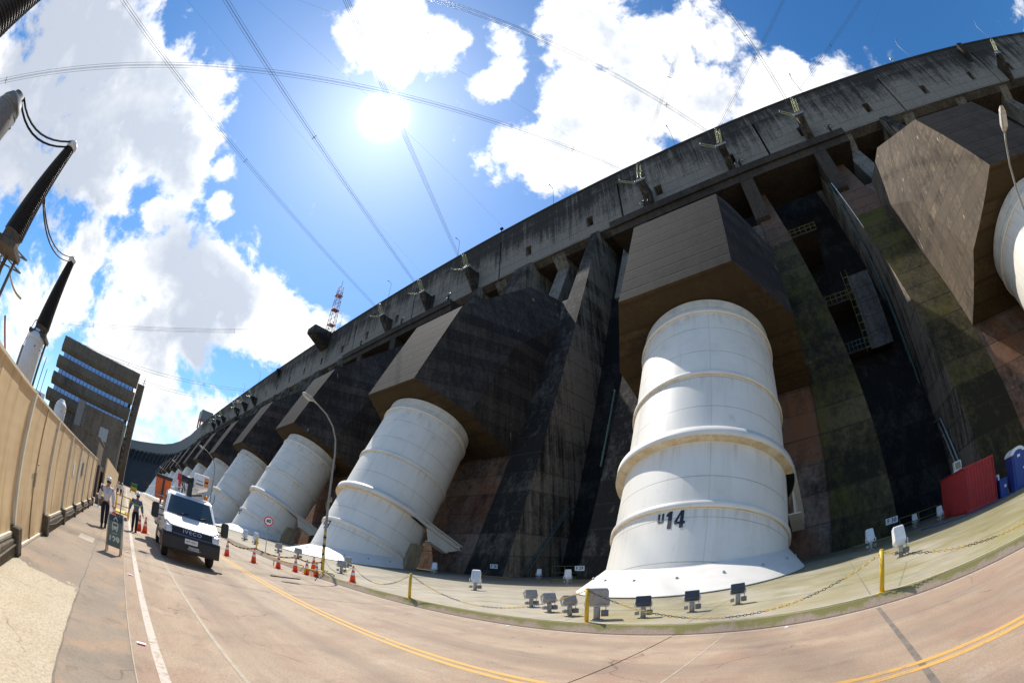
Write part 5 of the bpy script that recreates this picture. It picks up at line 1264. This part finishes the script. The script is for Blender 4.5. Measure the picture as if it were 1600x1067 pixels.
def wmap(v,a,b,c=0.,d=1.,smooth=False):
    n=WN('ShaderNodeMapRange'); n.clamp=True
    if smooth: n.interpolation_type='SMOOTHSTEP'
    WL(v,n.inputs[0])
    for i,k in enumerate((a,b,c,d)): n.inputs[i+1].default_value=k
    return n.outputs[0]
out=WN('ShaderNodeOutputWorld')
sky=WN('ShaderNodeTexSky'); sky.sky_type='NISHITA'; sky.sun_disc=False
sky.sun_elevation=math.asin(SUN.z); sky.sun_rotation=math.atan2(SUN.x,SUN.y); sky.altitude=200; sky.air_density=1.0; sky.dust_density=.25; sky.ozone_density=3.0
bg=WN('ShaderNodeBackground'); bg.inputs[1].default_value=.15
hs=WN('ShaderNodeHueSaturation'); hs.inputs['Saturation'].default_value=1.28; WL(sky.outputs[0],hs.inputs['Color']); WL(hs.outputs[0],bg.inputs[0])
geo=WN('ShaderNodeNewGeometry'); nrm_=WN('ShaderNodeVectorMath',operation='SCALE'); WL(geo.outputs['Incoming'],nrm_.inputs[0]); nrm_.inputs['Scale'].default_value=-1.0
D=nrm_.outputs[0]
# project the view direction on a cloud layer so the texture has the scale of real clouds
def wnoise(sc,det,rough,off=(0,0,0),dist=0):
    mp=WN('ShaderNodeMapping'); mp.inputs['Location'].default_value=off; WL(D,mp.inputs['Vector'])
    n=WN('ShaderNodeTexNoise'); n.inputs['Scale'].default_value=sc; n.inputs['Detail'].default_value=det; n.inputs['Roughness'].default_value=rough; n.inputs['Distortion'].default_value=dist
    WL(mp.outputs[0],n.inputs['Vector']); return n.outputs['Fac']
CL=[((-.656,-.55,.517),20),((-.693,-.39,.606),13),((-.742,-.248,.623),10),((-.700,-.18,.691),6.5),((-.777,-.38,.501),11),((-.773,-.141,.619),7),((-.69,-.311,.654),9),
((-.79,-.44,.42),7),((-.82,-.33,.46),3.5),((-.855,-.13,.50),3.0),((-.894,-.267,.359),5.5),((-.91,-.091,.405),8.5),((-.89,.055,.452),7),((-.889,.185,.418),7),((-.857,.306,.414),4.5),((-.955,-.002,.296),11),((-.917,-.314,.245),7),
((-.772,-.041,.634),2.6),((-.813,-.006,.582),2.2),((-.43,.053,.901),6),((-.364,.176,.914),4.2),((-.492,.082,.867),5),((-.278,.26,.925),3.6),((-.33,.313,.89),3.4),
((-.16,.348,.924),6),((-.043,.415,.909),8),((.081,.466,.881),7),((-.257,.474,.842),8),((-.122,.522,.844),9),((.012,.565,.825),9),((.132,.574,.808),6.5),((-.358,.491,.794),6.5),((-.236,.584,.777),9),((.22,.566,.795),3.8),((.29,.591,.753),3.6),
((-.987,.049,.151),10),((-.973,.114,.201),6)]
acc=None; accb=None
for d,r in CL:
    d=Vector(d).normalized(); dp=WN('ShaderNodeVectorMath',operation='DOT_PRODUCT'); WL(D,dp.inputs[0]); dp.inputs[1].default_value=d
    a=wm('ARCCOSINE',dp.outputs['Value']); a=wmap(a,R(r*1.5+.5),R(r*.2),0,1)
    acc=a if acc is None else wm('MAXIMUM',acc,a)
    if r>=8: accb=a if accb is None else wm('MAXIMUM',accb,a)
n1=wnoise(5.5,9,.62,(1.3,.2,.7),.25); n2=wnoise(2.1,7,.58,(4.1,2.2,.3)); n3=wnoise(15,6,.6,(.3,.8,1.7),.2)
dens=wm('ADD',wm('MULTIPLY',acc,1.0),wm('MULTIPLY',wm('SUBTRACT',n1,.5),2.7)); dens=wm('ADD',dens,wm('MULTIPLY',wm('SUBTRACT',n3,.5),.9))
cov=wmap(dens,.38,.74,0,1,True)
# grey undersides in the thick middles, bright rims
thick=wmap(wm('ADD',wm('ADD',wm('MULTIPLY',dens,.25),wm('MULTIPLY',accb,.55)),wm('ADD',wm('MULTIPLY',wm('SUBTRACT',n2,.5),2.6),wm('MULTIPLY',wm('SUBTRACT',n1,.5),1.5))),.36,.95,0,1,True)
# relief: compare the cloud texture a little way towards the sun, so billows have bright and grey sides
def wshift(k,sc,det,rough,off,dist):
    a=WN('ShaderNodeVectorMath',operation='ADD'); WL(D,a.inputs[0]); a.inputs[1].default_value=SUN*k
    mp=WN('ShaderNodeMapping'); mp.inputs['Location'].default_value=off; WL(a.outputs[0],mp.inputs['Vector'])
    n=WN('ShaderNodeTexNoise'); n.inputs['Scale'].default_value=sc; n.inputs['Detail'].default_value=det; n.inputs['Roughness'].default_value=rough; n.inputs['Distortion'].default_value=dist
    WL(mp.outputs[0],n.inputs['Vector']); return n.outputs['Fac']
n1b=wshift(.05,5.5,5,.5,(1.3,.2,.7),.25)
rel=wm('MULTIPLY',wm('SUBTRACT',n1b,n1),1.6)
thick=wm('ADD',thick,rel,True)
dps=WN('ShaderNodeVectorMath',operation='DOT_PRODUCT'); WL(D,dps.inputs[0]); dps.inputs[1].default_value=SUN
cx=WN('ShaderNodeMix',data_type='RGBA'); cx.inputs[6].default_value=(1.1,1.1,1.1,1); cx.inputs[7].default_value=(.52,.57,.67,1)
sunfade=wmap(dps.outputs['Value'],.93,.99,1,.2); WL(wm('MULTIPLY',thick,sunfade),cx.inputs[0])
bc=WN('ShaderNodeBackground'); WL(cx.outputs[2],bc.inputs[0]); bc.inputs[1].default_value=1.0
mx=WN('ShaderNodeMixShader'); WL(cov,mx.inputs[0]); WL(bg.outputs[0],mx.inputs[1]); WL(bc.outputs[0],mx.inputs[2])
# aureole of the sun in the humid air
g1=wm('POWER',wm('MAXIMUM',dps.outputs['Value'],0),2200); g2=wm('POWER',wm('MAXIMUM',dps.outputs['Value'],0),110); g3=wm('POWER',wm('MAXIMUM',dps.outputs['Value'],0),7)
gl=wm('ADD',wm('MULTIPLY',g1,9.0),wm('ADD',wm('MULTIPLY',g2,.22),wm('MULTIPLY',g3,.16)))
ba=WN('ShaderNodeBackground'); ba.inputs[0].default_value=(.70,.90,1,1); WL(gl,ba.inputs[1])
ad=WN('ShaderNodeAddShader'); WL(mx.outputs[0],ad.inputs[0]); WL(ba.outputs[0],ad.inputs[1]); WL(ad.outputs[0],out.inputs[0])

cd=bpy.data.cameras.new('camera'); cam=bpy.data.objects.new('camera',cd); COL.objects.link(cam); SC.camera=cam
cd.type='PANO'; pc=cd if hasattr(cd,'panorama_type') else cd.cycles
pc.panorama_type='FISHEYE_EQUISOLID'; pc.fisheye_lens=15.775; pc.fisheye_fov=R(220); cd.sensor_fit='HORIZONTAL'; cd.sensor_width=36; cd.clip_start=.05; cd.clip_end=6000
cam.matrix_world=Matrix.Translation((0,0,1.852))@Matrix.Rotation(R(41.137),4,'Z')@Matrix.Rotation(R(90+28.329),4,'X')@Matrix.Rotation(R(2.240),4,'Z')
SC.view_settings.view_transform='Standard'; SC.view_settings.look='None'; SC.view_settings.exposure=.22; SC.view_settings.gamma=1
SC.render.engine='CYCLES'; SC.cycles.max_bounces=6; SC.cycles.diffuse_bounces=4; SC.cycles.glossy_bounces=2; SC.cycles.transmission_bounces=2; SC.cycles.use_denoising=True
